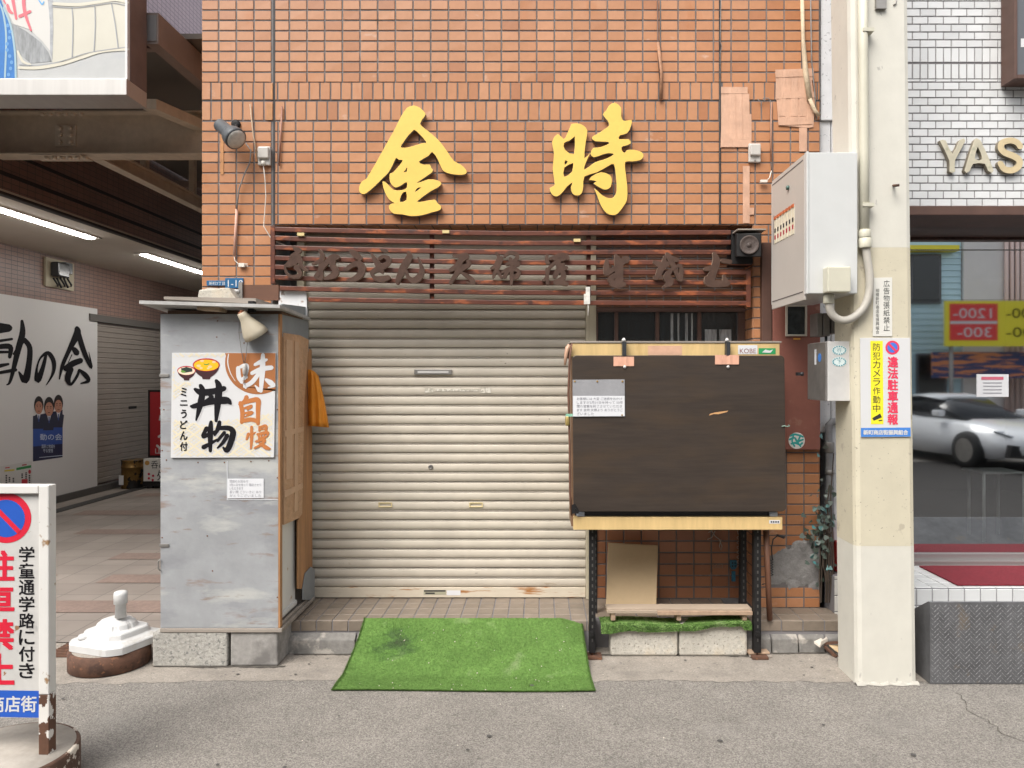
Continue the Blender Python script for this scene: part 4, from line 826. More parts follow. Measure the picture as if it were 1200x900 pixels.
b = B(); b.box(X(670, YB), X(916, YB), YB + .056, -.07, Z(619, YB), Z(604, YB)); b.box(X(670, YB), X(674, YB), YB + .056, -.07, Z(603.8, YB), Z(402, YB)); b.box(X(911, YB), X(915, YB), YB + .056, -.07, Z(603.8, YB), Z(402, YB)); b.box(X(674.2, YB), X(910.8, YB), -.09, -.071, Z(603.8, YB), Z(402, YB))
case.part('carcass', b, M('case_side', (.20, .11, .06), .6, var=(8, .25)))
def leg(x0, x1, y, yb, name='leg'):
    b = B(); b.box(X(x0, y), X(x1, y), y, y + .006, .035, Z(620, y)); b.box(X(x0, y), X(x0, y) + .006, y + .0065, y + .05, .035, Z(620, y))
    k = .1
    while k < .75:                     # punched slots of the angle iron
        xc = X((x0 + x1) / 2, y); f = b.face([(xc - .004, y - .0006, k), (xc + .004, y - .0006, k), (xc + .004, y - .0006, k + .018), (xc - .004, y - .0006, k + .018)]); f.material_index = 1; k += .04
    l_ = case.part(name, b, [black_m, M('hole_shadow', (.07, .065, .06), .6)])
    b = B(); b.tube([(X((x0 + x1) / 2, y), y + .01, .02), (X((x0 + x1) / 2, y), y + .01, .12)], .006); b.box(X(x0 - 4, y), X(x1 + 7, y), y - .03, y + .05, .006, .020); case.part('foot', b, rust, l_)
leg(690.5, 698, -.37, 0); leg(884, 892, -.37, 0)
leg(868, 875, -.12, 0); leg(696, 700, -.12, 0)
b = B(); b.box(X(885, -.37), X(889, -.37), -.40, -.15, .14, .165); b.box(X(691, -.37), X(695, -.37), -.40, -.15, .14, .165); case.part('cross_tie', b, black_m)
b = B(); b.prism([P(*q, YB + .018) for q in ((865, 404.5), (887.5, 404.5), (887.5, 415), (865, 415))], (0, .0015, 0)); s1 = case.part('white_sticker', b, paper)
b = B(); text(b, 'KOBE', (867, 408.5, 886, 414), front(YB + .0172), .0); case.part('sticker_lettering', b, M('red_brown_ink', (.22, .07, .06), .5), s1)
b = B(); b.prism([P(*q, YB + .018) for q in ((889, 408), (909, 408), (909, 415), (889, 415))], (0, .0015, 0)); s2 = case.part('green_sticker', b, M('green_sticker', (.03, .30, .10), .4))
b = B(); b.prism([P(*q, YB + .0165) for q in ((893, 413), (897, 409.5), (902, 411), (906, 409.5), (903, 413.5))], (0, .001, 0)); case.part('sticker_mark', b, white_s, s2)
b = B(); b.prism([P(*q, YB - .0012) for q in ((901.5, 609.5), (914, 609.5), (914, 613.5), (901.5, 613.5))], (0, .001, 0)); s3 = case.part('maker_sticker', b, paper)
b = B()
for k in range(4): b.box(X(903 + k * 2.7, YB), X(904.7 + k * 2.7, YB), YB - .0022, YB - .0014, Z(612.5, YB), Z(610.5, YB))
case.part('sticker_print', b, ink_d, s3)
b = B(); b.box(X(760, YB), X(800, YB), YB + .0185, YB + .0198, Z(416, YB), Z(405, YB)); case.part('tape', b, copper, tb)
# hanging board
t = Thing('plywood_board', 'large dark painted plywood board hung in front of the display case', 'board', P(795, 603, YB - .03))
Yb = YB - .028
def rr(x0, y0, x1, y1, r_, corners=(1, 1, 1, 1)):
    o = []
    for (cx, cy, a0), f in zip(((x1 - r_, y0 + r_, -90), (x1 - r_, y1 - r_, 0), (x0 + r_, y1 - r_, 90), (x0 + r_, y0 + r_, 180)), corners):
        if f: o += [(cx + r_ * math.cos(R(a0 + a_)), cy + r_ * math.sin(R(a0 + a_))) for a_ in (0, 22, 45, 68, 90)]
        else: o.append({-90: (x1, y0), 0: (x1, y1), 90: (x0, y1), 180: (x0, y0)}[a0])
    return o
b = B(); b.prism([P(x + (y - 417) * .009, y, Yb) for x, y in rr(670.5, 416.5, 919.5, 599.5, 5)], (0, .016, 0)); bd = t.part('panel', b, darkboard, bev=.003)
b = B(); b.prism([P(*q, Yb - .001) for q in ((832, 485), (838, 483.3), (853.5, 481.2), (852, 482.8), (842, 485.4), (836, 485.2), (831, 487))], (0, .0012, 0)); t.part('bare_scratch', b, M('bare_wood', (.55, .30, .13), .6), bd)
for x0, x1, py in ((719, 743, 418), (838, 866, 416)):
    b = B(); n = 8
    for k in range(n):
        a, c = x0 + (x1 - x0) * k / n, x0 + (x1 - x0) * (k + 1) / n
        b.prism([P(a, py, Yb - .004 - .002 * (k % 2)), P(c, py, Yb - .004 - .002 * ((k + 1) % 2)), P(c, py + 11, Yb - .003 - .002 * ((k + 1) % 3)), P(a, py + 11, Yb - .003 - .002 * (k % 3))], (0, .0015, 0))
    t.part('pink_tape', b, M('pink_tape', (.66, .36, .25), .5, var=(14, .12)), bd)
for px in (731, 852):
    b = B(); b.box(X(px - 2.2, YB), X(px + 2.2, YB), YB - .0335, YB + .013, Z(417, YB), Z(401, YB)); b.box(X(px - 1.6, YB), X(px + 1.6, YB), Yb - .008, Yb - .0065, Z(432, YB), Z(417, YB)) if False else None
    hk = t.part('strap', b, blackp)
    b = B(); b.lathe([(.012, 0), (.012, .01), (.004, .02)], P(px, 400, YB), (0, 0, 1), 12); b.lathe([(.008, 0), (.009, .006), (.003, .01)], P(px + 1, 430, Yb), (0, -1, 0), 12); t.part('clip', b, steel, hk)
b = B(); b.prism([P(*q, Yb - .004) for q in ((670, 592), (674, 590), (679, 599), (678, 602), (670, 602))], (0, .004, 0)); b.lathe([(.006, 0), (.004, .005)], P(674.5, 597, Yb - .004), (0, -1, 0), 8); t.part('corner_bracket', b, black_m, bd)
b = B(); b.tube([P(*q, Yb - .006) for q in ((916, 500), (919, 499), (923, 500), (925.5, 499), (924, 498))], .003, 6); t.part('wire_loop', b, M('green_wire', (.20, .30, .24), .4))
# notice in a sleeve
t = Thing('sleeved_notice', 'paper farewell notice in clear sleeve on the dark board', 'notice', P(701, 488, Yb - .006), 'closing notices')
b = B(); b.prism([P(*q, Yb - .006) for q in ((671, 445), (732, 444.5), (732.5, 488), (671, 488.5))], (0, .003, 0)); sl_ = t.part('sleeve', b, vinyl)
b = B(); b.prism([P(*q, Yb - .0075) for q in ((671.5, 464), (732, 464), (732, 487.6), (671.5, 488))], (0, .001, 0)); t.part('sheet', b, paper)
b = B()
for i, (s_, x1) in enumerate((('お客様には 大変 ご迷惑をおかけ', 729), ('しますが3月31日を持って 50年', 730), ('間の営業を終了させていただき', 729), ('ます 金時 夫婦より ありがとうご', 730), ('ざいました', 696))):
    text(b, s_, (676, 465.5 + i * 4.4, x1, 469 + i * 4.4), front(Yb - .0084), .0)
t.part('lettering', b, M('grey_print', (.24, .24, .27), .7))
b = B()
for px, py in ((673.5, 447), (700, 447), (729.5, 447), (729, 486.5)): b.lathe([(.006, 0), (.004, .004)], P(px, py, Yb - .0062), (0, -1, 0), 10)
t.part('pin', b, M('brass_pin', (.45, .28, .10), .4, .6))
# cord and branch along the left edge of the case
b = B(); b.tube([P(*q, -.45) for q in ((665, 420), (667, 404), (670, 402), (667.5, 420), (666, 460), (667.5, 520), (668, 580), (670, 604))], .006, 8)
t = Thing('hanging_rope', 'brown rope with orange tape hanging down left side of display case', 'rope', P(668, 604, -.45)); t.part('cord', b, M('brown_cord', (.14, .065, .04), .7, var=(20, .3)))
b = B(); b.tube([P(*q, -.45) for q in ((662, 428), (663.5, 415), (665, 408), (667, 404))], [.006, .011, .013, .008], 8); t.part('tape_wrap', b, copper)
b = B(); b.lathe([(.01, 0), (.014, .01), (.013, .05), (.008, .06)], P(665, 499, -.46), (0, 0, 1), 10); t.part('brass_weight', b, M('brass', (.45, .33, .12), .4, .5))
b = B(); b.box(X(663, -.46), X(671, -.46), -.47, -.455, Z(488, -.46), Z(485, -.46)); t.part('green_tie', b, M('mint_plastic', (.25, .50, .36), .5))
# blocks, turf strip and plank bench under the case
YK = -.345
for i, (x0, x1, y0) in enumerate(((715.5, 794.5, 737), (796, 876, 729))):
    b = B(); b.box(X(x0, YK), X(x1, YK), YK, -.21, .005, Z(735 - i * 3, YK)); single('concrete_block', b, block_w, ('pale concrete block under the plank, left one of the pair', 'pale concrete block under the plank, right one with ochre stain')[i], 'concrete block', V(((X(x0, YK) + X(x1, YK)) / 2, -.28, .005)), 'pale blocks under the plank bench', .014)
b = B(); n = 40; rows = []
for i in range(n + 1):
    u = i / n; px = 704 + u * 176; zt = .193 + .02 * max(0, (u - .45)) + .006 * math.sin(u * 9); fr_drop = (.040 * (1 - u) ** .8 + .006 + .004 * math.sin(u * 23)) if u < .95 else .04
    x = X(px, YK); rows.append([b.bm.verts.new(q) for q in ((x, -.205, zt), (x, YK + .0, zt + .004), (x, YK - .02, zt - .004), (x, YK - .026 - .004 * math.sin(u * 31), zt - fr_drop))])
for a, c in zip(rows, rows[1:]):
    for j in range(3):
        f = b.bm.faces.new([a[j], c[j], c[j + 1], a[j + 1]]); f.smooth = True; f[b.l] = .55 + .4 * random.random()
for k in range(5200):                   # pile
    u = random.random(); i = min(int(u * n), n - 1); j = random.choice((0, 1, 2, 2)); q = rows[i]; r2 = rows[i + 1]; s_, t_ = random.random(), random.random()
    p_ = q[j].co.lerp(r2[j].co, s_).lerp(q[j + 1].co.lerp(r2[j + 1].co, s_), t_); d_ = V((random.uniform(-.006, .006), -.004 - .008 * random.random(), random.uniform(-.006, .010)))
    b.face([p_ + V((-.0015, 0, 0)), p_ + V((.0015, 0, 0)), p_ + d_])
b.fix = False
single('turf_strip', b, turf, 'narrow strip of green artificial turf draped over pale concrete blocks', 'turf strip', P(792, 735, YK))
t = Thing('plank_bench', 'low bench of weathered planks under the display case', 'bench', P(796, 726, -.3))
b = B(); b.box(X(711, -.33), X(881, -.33), -.33, -.235, .262, .282); b.box(X(711, -.33), X(770, -.33), -.345, -.3305, .258, .276); t.part('plank', b, M('pale_plank', (.38, .30, .225), .8, var=[(10, .2)], stretch=(.15, 1, 1)), bev=.002)
b = B(); b.box(X(770.5, -.35), X(882, -.35), -.352, -.331, .250, .272); t.part('front_batten', b, debris, bev=.002)
for px in (716, 793, 870):
    b = B(); b.box(X(px, -.33), X(px + 5, -.33), -.335, -.24, .214, .257); t.part('leg', b, debris)
b = B(); q = [P(713, 637, .06), P(771, 640, .06), P(769, 703, -.10), P(710, 702.5, -.10)]; q[2].z = q[3].z = .198
b.prism(q, (0, .012, .004)); single('cardboard_sheet', b, cardb, 'tan cardboard sheet leaning against tiles under display case', 'cardboard', V((X(740, -.1), -.1, .196)), None, .002)
b = B(); b.tube([P(897.5, 622, -.33), P(900, 680, -.30), P(902, 726, -.27)], .017, 10); single('wooden_pole', b, M('red_brown_pole', (.16, .07, .04), .6, var=(9, .3), stretch=(1, 1, .2)), 'red brown wooden pole upright beside right leg of display case', 'pole', P(902, 727, -.27))
t = Thing('coiled_cable', 'black coiled cable with plug hanging beside the wooden pole', 'cable', P(905, 690, -.1))
b = B(); b.tube([P(*q, -.08) for q in ((920, 629), (912, 627), (906, 632), (904, 642), (905, 655))], .004, 8)
pts = [P(904.5 + 1.6 * math.sin(k * .9), 655 + k * .42, -.08 + .010 * math.cos(k * .9)) for k in range(48)]; b.tube(pts, .0028, 5); b.tube([pts[-1], P(902, 680, -.08), P(897, 684, -.1), P(893, 685, -.12)], .003, 6); t.part('cord', b, blackp)
b = B(); b.tube([P(910, 627, -.082), P(917, 629, -.085), P(919, 630, -.085)], [.006, .010, .009], 8); t.part('plug', b, blackp)
t = Thing('wall_socket', 'turquoise mouldy power socket on tiles under display case', 'outlet box', P(859, 680, YR))
b = B(); b.prism([P(*q, YR - .008) for q in ((855, 656), (863, 656), (863, 664), (861, 667), (857, 667), (855, 664))], (0, -.012, 0)); b.prism([P(*q, YR - .008) for q in ((857, 669), (861.5, 669), (861.5, 681), (857, 681))], (0, -.012, 0)); t.part('plate', b, M('teal_plastic', (.02, .13, .20), .4, var=(60, .4)), bev=.002)
b = B()
for px, py in ((857.5, 659), (860.5, 659), (857.5, 662.5), (860.5, 662.5)): b.box(X(px, YR) - .003, X(px, YR) + .003, YR - .0215, YR - .0202, Z(py, YR) - .006, Z(py, YR) + .006)
t.part('slots', b, black_m)
b = B(); b.tube([P(*q, .17) for q in ((830, 624), (834, 622), (838, 628), (843, 632), (846, 640), (845, 645), (843, 640), (845, 632))], .003, 6); b.tube([P(*q, .17) for q in ((838, 622), (834, 630), (829, 632))], .003, 6); b.tube([P(864, 622, .16)] + [P(865 + 1.4 * math.sin(k), 626 + k * .9, .16 + .008 * math.cos(k)) for k in range(44)], .0026, 5)
single('dangling_cords', b, M('dusty_cord', (.40, .35, .31), .7), 'dusty cords dangling under the display case against dark tiles', 'cable', P(845, 666, .17))
b = B(); text(b, '2003', (835, 661, 847, 666), front(YR - .0075), .02); shop.part('stencil_mark', b, M('pale_stencil', (.30, .22, .17), .8), wall)
# litter
for i, (x0, x1, y0, z_, m_, lab) in enumerate(((877, 902, -.36, .022, debris, 'upper flat wood scrap on pavement below display case'), (879, 905, -.37, .006, greywood, 'lower flat wood scrap on pavement below display case'))):
    b = B(); b.box(X(x0, y0), X(x1, y0), y0, y0 + .06, z_, z_ + .012, rot=Matrix.Rotation(R(3 - 5 * i), 3, 'Z')); single('wood_scrap', b, m_, lab, 'wood piece', V((X((x0 + x1) / 2, y0), y0 + .03, z_)), None, .002)
t = Thing('broken_frame', 'broken wooden frame with pale panel lying beside the cream pillar', 'wood piece', P(977, 764, -.36))
b = B()
for q0, q1 in (((966, 754), (990, 752)), ((968, 760), (990, 776)), ((966, 757), (980, 770))): b.tube([P(*q0, -.30) + V((0, 0, .0)), P(*q1, -.36)], .010, 4)
t.part('stick', b, rust)
b = B(); b.prism([P(972, 757, -.32), P(990, 757, -.34), P(990, 771, -.40)], (0, .004, .006)); t.part('panel', b, cardb)
b = B(); b.prism([P(954, 754, -.33), P(962, 750, -.3), P(966, 753, -.3), P(961, 759, -.34)], (0, 0, .012)); b.prism([P(962, 756, -.33), P(968, 750, -.3), P(970, 752, -.3)], (0, 0, .02)); single('paper_litter', b, M('litter_paper', (.66, .60, .52), .8), 'crumpled white paper scrap at kerb beside cream pillar', 'litter', P(961, 758, -.32))
# round sticker on maroon panel
t = Thing('round_sticker', 'round white sticker with teal scribble on maroon panel', 'sticker', P(933.5, 526, -.047))
b = B(); c = P(933.5, 516.5, -.047); b.lathe([(.050, 0), (.052, .002), (.05, .0035)], c, (0, -1, 0), 32); t.part('disc', b, M('sticker_white', (.74, .71, .67), .5))
b = B(); brush(b, [[(926, 511, 2), (930, 509, 2.4), (936, 510, 2.2), (941, 512, 2)], [(925, 515, 2.4), (931, 513, 2), (934, 517, 2.6), (941, 515, 2)], [(927, 520, 2), (932, 519, 2.6), (937, 521, 2), (940, 519, 2.4)], [(930, 509, 1.6), (928, 517, 2), (931, 523, 1.6)], [(938, 510, 1.6), (935, 518, 2), (938, 523, 1.6)]], lambda x, y, d: P(x, y, -.047) + V((0, -d - .0036, 0)))
t.part('scribble', b, M('teal_print', (.03, .36, .33), .5))

# ================================================================ GREEN TURF MAT
b = B(); nu, nv = 90, 60; g = []
def mat_pt(u, v):
    xl = -1.055 + (-1.10 + 1.055) * v; xr = .262 + (.295 - .262) * v
    if u > .93 and v < .45: pass
    x = xl + (xr - xl) * u + .006 * math.sin(v * 7) * (u < .5)
    Y = -.262 - .575 * v + .010 * math.sin(u * 5 + 1) * v
    z = .204 - .19 * min(1, (v / .62)) ** .8 if v < .62 else .014
    z = .005 + .200 * max(0, 1 - v / .66) ** 1.15
    z += .006 * math.sin(u * 14 + v * 5) * math.sin(min(1, v * 1.5) * math.pi) * (v < .9)
    if u > .90: z -= .05 * ((u - .90) / .10) ** 1.2 * max(0, 1 - abs(v - .12) / .5); z = max(z, .006 if v > .1 else .05)
    return V((x, Y, max(z, .0045)))
def soil(u, v):                        # trodden-in dirt stain and random wear
    d_ = math.hypot((u - .17) / .13, (v - .27) / .22) + .25 * math.sin(u * 40 + v * 13) * math.sin(v * 31)
    return min(1, max(0, .62 - .62 * max(0, (1 - d_) * .85) + random.uniform(-.09, .13)))
for i in range(nu + 1): g.append([b.bm.verts.new(mat_pt(i / nu, j / nv)) for j in range(nv + 1)])
for i in range(nu):
    for j in range(nv):
        f = b.bm.faces.new([g[i][j], g[i + 1][j], g[i + 1][j + 1], g[i][j + 1]]); f.smooth = True; f[b.l] = soil(i / nu, j / nv)
for k in range(42000):
    u, v = random.random(), random.random()
    if k % 9 == 0: u = random.choice((random.uniform(0, .006), random.uniform(.994, 1)))
    elif k % 9 == 1: v = random.uniform(.992, 1)
    p_ = mat_pt(u, v); a_ = random.uniform(0, 6.28); h_ = random.uniform(.003, .0075) * (1.7 if min(u, 1 - u, 1 - v) < .012 else 1)
    d_ = V((random.uniform(-.005, .005), random.uniform(-.005, .005) - (.008 * random.random() if v > .985 else 0), h_)); s_ = V((math.cos(a_), math.sin(a_), 0)) * .0011
    b.face([p_ - s_, p_ + s_, p_ + d_], soil(u, v) + random.uniform(-.1, .2))
b.fix = False
single('turf_mat', b, turf, 'green artificial turf mat sloping from the porch step to the road', 'mat', V((-.4, -.55, .005)))
b = B()
for k in range(46):                     # grit and lint on the mat and pavement
    x, v = random.uniform(-1.05, .25), random.random()
    p_ = mat_pt((x + 1.1) / 1.36, v) + V((0, 0, .008)); r_ = random.uniform(.0012, .003); b.box(p_.x - r_, p_.x + r_, p_.y - r_, p_.y + r_, p_.z, p_.z + r_)
for k in range(60):
    x, y = random.uniform(-3, 2), random.choice((random.uniform(-.72, -.31), random.uniform(-1.9, -.72))); r_ = random.uniform(.001, .003); b.box(x - r_, x + r_, y - r_, y + r_, .004, .004 + r_)
props(single('grit', b, M('pale_grit', (.55, .50, .42), .9), 'pale grit scattered over pavement, road and turf', 'grit', V((0, -1, .004))), kind='stuff')

# ================================================================ CREAM PILLAR WITH ITS BOXES AND SIGNS
YP = -.75
pil = Thing('utility_pillar', 'cream painted square concrete pillar at right edge of the shop', 'pillar', P(1035, 802, YP))
def sect(z):
    t_ = z / 3.68; xl = 1.706 - .041 * t_; xr = 2.034 - .046 * t_; c_ = .03; yb = -.50
    return [(xl, YP + c_), (xl + .009, YP + .009), (xl + c_, YP), (xr - c_, YP), (xr - .009, YP + .009), (xr, YP + c_), (xr, yb), (xl, yb)]
def pseg(za, zb):
    b = B(); A, C = [[b.bm.verts.new((x, y, z)) for x, y in sect(z)] for z in (za, zb)]
    for i in range(8):
        f = b.bm.faces.new([A[i], A[(i + 1) % 8], C[(i + 1) % 8], C[i]]); f.smooth = False
    b.bm.faces.new(A[::-1]); b.bm.faces.new(C); return b
zA, zB_ = Z(640, YP), Z(290, YP)
pil.part('lower_shaft', pseg(0, zA), offw_p); pil.part('middle_shaft', pseg(zA + .0005, zB_), cream_p); pil.part('upper_shaft', pseg(zB_ + .0005, 5.5), offw_p)
b = B(); prev = None
for k in range(41):
    x = 1.700 + .336 * k / 40; h_ = .014 + .006 * math.sin(k * .7) + random.uniform(0, .008); o_ = .010 + .005 * math.sin(k * .45 + 1) + random.uniform(0, .006)
    rg = [b.bm.verts.new(q) for q in ((x, YP - o_, .003), (x, YP - o_ * .6, h_ * .7), (x, YP + .002, h_), (x, YP + .03, .003))]
    if prev:
        for q in range(3): b.bm.faces.new([prev[q], prev[q + 1], rg[q + 1], rg[q]]).smooth = True
    prev = rg
pil.part('mortar_foot', b, M('white_mortar', (.42, .40, .35), .9, bump=(40, .6, .01)))
b = B(); b.tube([P(1047, 217.5, YP), P(1049, 217.5, YP - .05), P(1054, 217, YP - .06)], .007); pil.part('peg', b, rust)
b = B(); b.box(X(1025, YP), X(1037, YP), YP - .02, YP - .001, Z(12, YP), Z(-20, YP)); b.tube([P(1050, -5, YP - .004), P(1050, 4, YP - .004), P(1047, 6, YP - .004)], .004, 6); pil.part('clip', b, steel_d)
# white cabinet
bx = Thing('meter_cabinet', 'large white enamel electric meter cabinet mounted on cream pillar', 'electric cabinet', P(960, 345, -.55))
bl, br_, bf, bb2 = 1.416, 1.688, -.80, -.21; bz0, bz1 = Z(344, bf), Z(178.5, bf)
b = B(); b.box(bl + .012, br_, bf, bb2 + .05, bz0, bz1); bx.part('case', b, boxw, bev=.004)
b = B(); b.box(bl, bl + .0118, bf - .006, bf + .03, bz0 - .002, bz1 + .004); bx.part('front_edge', b, boxw, bev=.003)
b = B(); b.box(bl, bl + .0118, bf + .0305, bb2, bz0 - .03, bz1); sd_ = bx.part('side_door', b, boxs, bev=.002)
b = B()
for za in (bz0 + .012, bz1 - .03): b.box(bl - .0012, bl - .0002, bf + .05, bb2 - .01, za, za + .006)
b.box(bl - .0012, bl - .0002, -.255, -.248, 2.455, 2.63)
bx.part('door_gap', b, M('shadow_gap', (.10, .085, .08), .8), sd_)
for k in range(7):
    ya = -.615 + k * .052
    b = B(); b.box(bl - .003, bl - .0002, ya, ya + .036, 2.452 + k * .0008, 2.61); w2 = bx.part('meter_tag', b, M('tag_cream', (.74, .68, .52), .5), sd_)
    b = B(); b.box(bl - .007, bl - .0032, ya - .002, ya + .036, 2.60, 2.618); bx.part('tag_clip', b, M('tag_orange', (.50, .12, .04), .5), w2)
    b = B(); b.box(bl - .0038, bl - .0032, ya + .006, ya + .030, 2.520, 2.545); bx.part('black_mark', b, ink_d, w2)
    b = B(); b.box(bl - .0038, bl - .0032, ya + .006, ya + .030, 2.480, 2.505); bx.part('red_mark', b, M('tag_red', (.42, .03, .05), .5), w2)
b = B(); b.lathe([(.013, 0), (.013, .012), (.005, .016)], (bl, -.52, 2.73), (-1, 0, 0), 12); bx.part('lock', b, M('green_lock', (.08, .14, .12), .4, .4), sd_)
b = B(); xa, xb = X(964, bf), X(991, bf); b.box(xa, xb, bf - .07, bf - .0005, Z(344, bf) - .0, Z(314.5, bf)); jb = bx.part('junction_box', b, pipe_m, bev=.006)
# conduit
b = B(); b.tube([P(1010.5, -60, YP - .03), P(1011.5, 60, YP - .03), P(1012.5, 180, YP - .03), P(1013, 288, YP - .03)], .025, 16); cd = Thing('electric_conduit', 'cream conduit running down pillar and looping into white cabinet', 'conduit', P(1012, 380, YP - .03)); cd.part('pipe', b, pipe_m)
b = B(); pts = smoothline([tuple(P(*q, YP - .03)) for q in ((1014, 288), (1016.5, 305), (1019, 325), (1018, 345), (1011, 362), (998, 373), (985, 375), (975, 368), (971.5, 356), (971, 345))], 5); b.tube(pts, .021, 14); cd.part('hose', b, hose_m)
for prof, c in (([(.031, 0), (.033, .006), (.033, .05), (.029, .054)], P(1013.5, 291, YP - .03)), ([(.029, 0), (.031, .006), (.031, .04), (.028, .044)], P(1013.3, 279, YP - .03)), ([(.026, 0), (.029, .004), (.029, .045), (.025, .05)], P(971, 356, YP - .03))):
    b = B(); b.lathe(prof, c, (0, 0, 1), 18); cd.part('coupling', b, pipe_m)
for py in (242.5, 40):
    b = B(); b.box(X(1006, YP), X(1019, YP), YP - .058, YP - .002, Z(py + 2, YP), Z(py - 2, YP)); cd.part('strap', b, pipe_m)
# steel switch box
bs = Thing('switch_box', 'small stainless steel switch box with round stickers on pillar', 'switch box', P(976, 470, -.62))
x0, x1, yf, yb_ = X(970, -.70), 1.70, -.70, -.42; z0_, z1_ = Z(470, yf), Z(400, yf)
b = B(); b.box(x0, x1, yf, yb_, z0_, z1_); sbx = bs.part('case', b, steel, bev=.003)
b = B(); b.box(x0 - .010, x0 - .0005, yf + .004, yb_, z0_ + .002, z1_ - .003); dr_ = bs.part('door', b, steel_d, bev=.002)
b = B(); b.lathe([(.012, 0), (.012, .014), (.007, .016), (.007, .035)], (x0 - .01, yb_ + .07, Z(438, -.6)), (-1, 0, 0), 12); b.box(x0 - .05, x0 - .035, yb_ + .045, yb_ + .085, Z(440, -.6), Z(436, -.6)); bs.part('latch', b, blackp, dr_)
b = B(); b.box(x0 - .0118, x0 - .0104, -.56, -.535, Z(427, -.6), Z(409, -.6)); bs.part('paper_label', b, paper, dr_)
b = B(); b.lathe([(.024, 0), (.024, .001)], (x0 - .0104, -.61, Z(419, -.62)), (-1, 0, 0), 18); bs.part('blue_sticker', b, blue_l, dr_)
for py, ch in ((410.5, '行'), (424, '下')):
    b = B(); c = P(983.5, py, yf); b.face([(c.x + .040 * math.cos(a_ * math.pi / 12), yf - .0012, c.z + .026 * math.sin(a_ * math.pi / 12)) for a_ in range(24)]); rs = bs.part('round_sticker', b, M('mint_sticker', (.62, .70, .68), .4), sbx)
    b = B(); brush(b, [[(983.5 + 7.4 * math.cos(k * math.pi / 8), py + 4.8 * math.sin(k * math.pi / 8), 1.5) for k in range(17)]], lambda x, y, d: P(x, y, yf) + V((0, -d - .0016, 0)), wk=.7) if False else [b.box(c.x + .034 * math.cos(k * math.pi / 8) - .0035, c.x + .034 * math.cos(k * math.pi / 8) + .0035, yf - .0022, yf - .0014, c.z + .021 * math.sin(k * math.pi / 8) - .003, c.z + .021 * math.sin(k * math.pi / 8) + .003) for k in range(16)]
    text(b, ch, (981, py - 2.4, 986, py + 2.4), front(yf - .002), .012); bs.part('sticker_print', b, M('teal_ink', (.05, .26, .32), .5), rs)
t = Thing('breaker_boxes', 'pair of dark grey breaker boxes under the white cabinet', 'switch box', P(972, 398, -.45))
for x0, x1 in ((957, 963), (964, 972), (974, 984)):
    b = B(); b.box(X(x0, -.45), X(x1, -.45), -.46, -.34, Z(394 if x0 < 970 else 391, -.45), Z(367, -.45)); t.part('breaker', b, M('grey_breaker', (.17, .155, .14), .5, var=(9, .25)), bev=.004)
b = B(); b.box(X(983, -.5), X(1000, -.5), -.505, -.50, Z(388, -.5), Z(352, -.5)); b.lathe([(.006, 0), (.006, .004)], P(987, 365, -.506), (0, -1, 0), 8); t.part('mount_plate', b, steel_d)
b = B(); b.tube([P(968, 394, -.42), P(968, 402, -.46)], .008); t.part('cable', b, blackp)
# signs on the pillar
Yg = YP - .003
t = Thing('notice_plate', 'narrow white plate with vertical black text on cream pillar', 'sign', P(1034, 394, Yg))
b = B(); b.prism([P(*q, Yg - .002) for q in ((1023.5, 325.5), (1045.5, 325), (1045.5, 394), (1023, 394))], (0, .003, 0)); t.part('plate', b, M('aged_white_plate', (.68, .665, .61), .45))
b = B(); vtext(b, '広告物張紙禁止', 1039, 328, 388, 7.2, front(Yg - .003), .012, .9); vtext(b, '相模新町商店街振興組合', 1028.3, 338, 391.5, 3.9, front(Yg - .003), .01, .88); t.part('lettering', b, M('dark_green_ink', (.05, .055, .05), .5))
t = Thing('warning_sign', 'white parking warning sign with yellow strip on cream pillar', 'sign', P(1038, 513, Yg))
b = B(); b.prism([P(*q, Yg - .004) for q in ((1008, 396), (1066.5, 396), (1067.5, 512), (1009, 512.5))], (0, .005, 0)); t.part('panel', b, white_s, bev=.001)
f1 = front(Yg - .0048)
b = B(); b.face([f1(1020, 399.5), f1(1034.5, 399.5), f1(1035.3, 497), f1(1020.7, 497)]); yl_ = t.part('yellow_strip', b, yel_p)
b = B(); b.face([f1(1008.8, 501.5), f1(1067, 501), f1(1067.2, 511.5), f1(1009, 512)]); bl_ = t.part('blue_strip', b, blue_l)
f2 = front(Yg - .0056)
b = B(); vtext(b, '防犯カメラ作動中', 1027.3, 401.5, 483.5, 8.6, f2, .012, .86); b.face([f2(1022, 490), f2(1031.5, 484.5), f2(1033.5, 489), f2(1024, 493)]); b.face([f2(1029.5, 492.5), f2(1034, 491.8), f2(1034, 493), f2(1030, 493.6)]); t.part('black_lettering', b, ink_d, yl_)
b = B(); vtext(b, '違法駐車通報', 1046.3, 417.5, 498, 11.6, f2, .035, .9); t.part('red_lettering', b, pinkred)
b = B(); bold(b, '新町商店街振興組合', (1012, 504, 1064, 509.4), f2, .22); t.part('white_lettering', b, white_s, bl_)
b = B(); flat(b, ell(1045.8, 407.3, 8.2, 8.2), lambda x, y, d: f1(x, y, d), 0); rc = t.part('red_ring', b, pinkred)
b = B(); flat(b, ell(1045.8, 407.3, 5.9, 5.9), lambda x, y, d: f2(x, y, d), 0); t.part('blue_disc', b, M('sign_blue', (.06, .18, .62), .45), rc)
b = B(); f3 = front(Yg - .0062); b.face([f3(1040.8, 404.0), f3(1042.6, 402.2), f3(1050.8, 410.6), f3(1049, 412.4)]); t.part('red_bar', b, pinkred, rc)

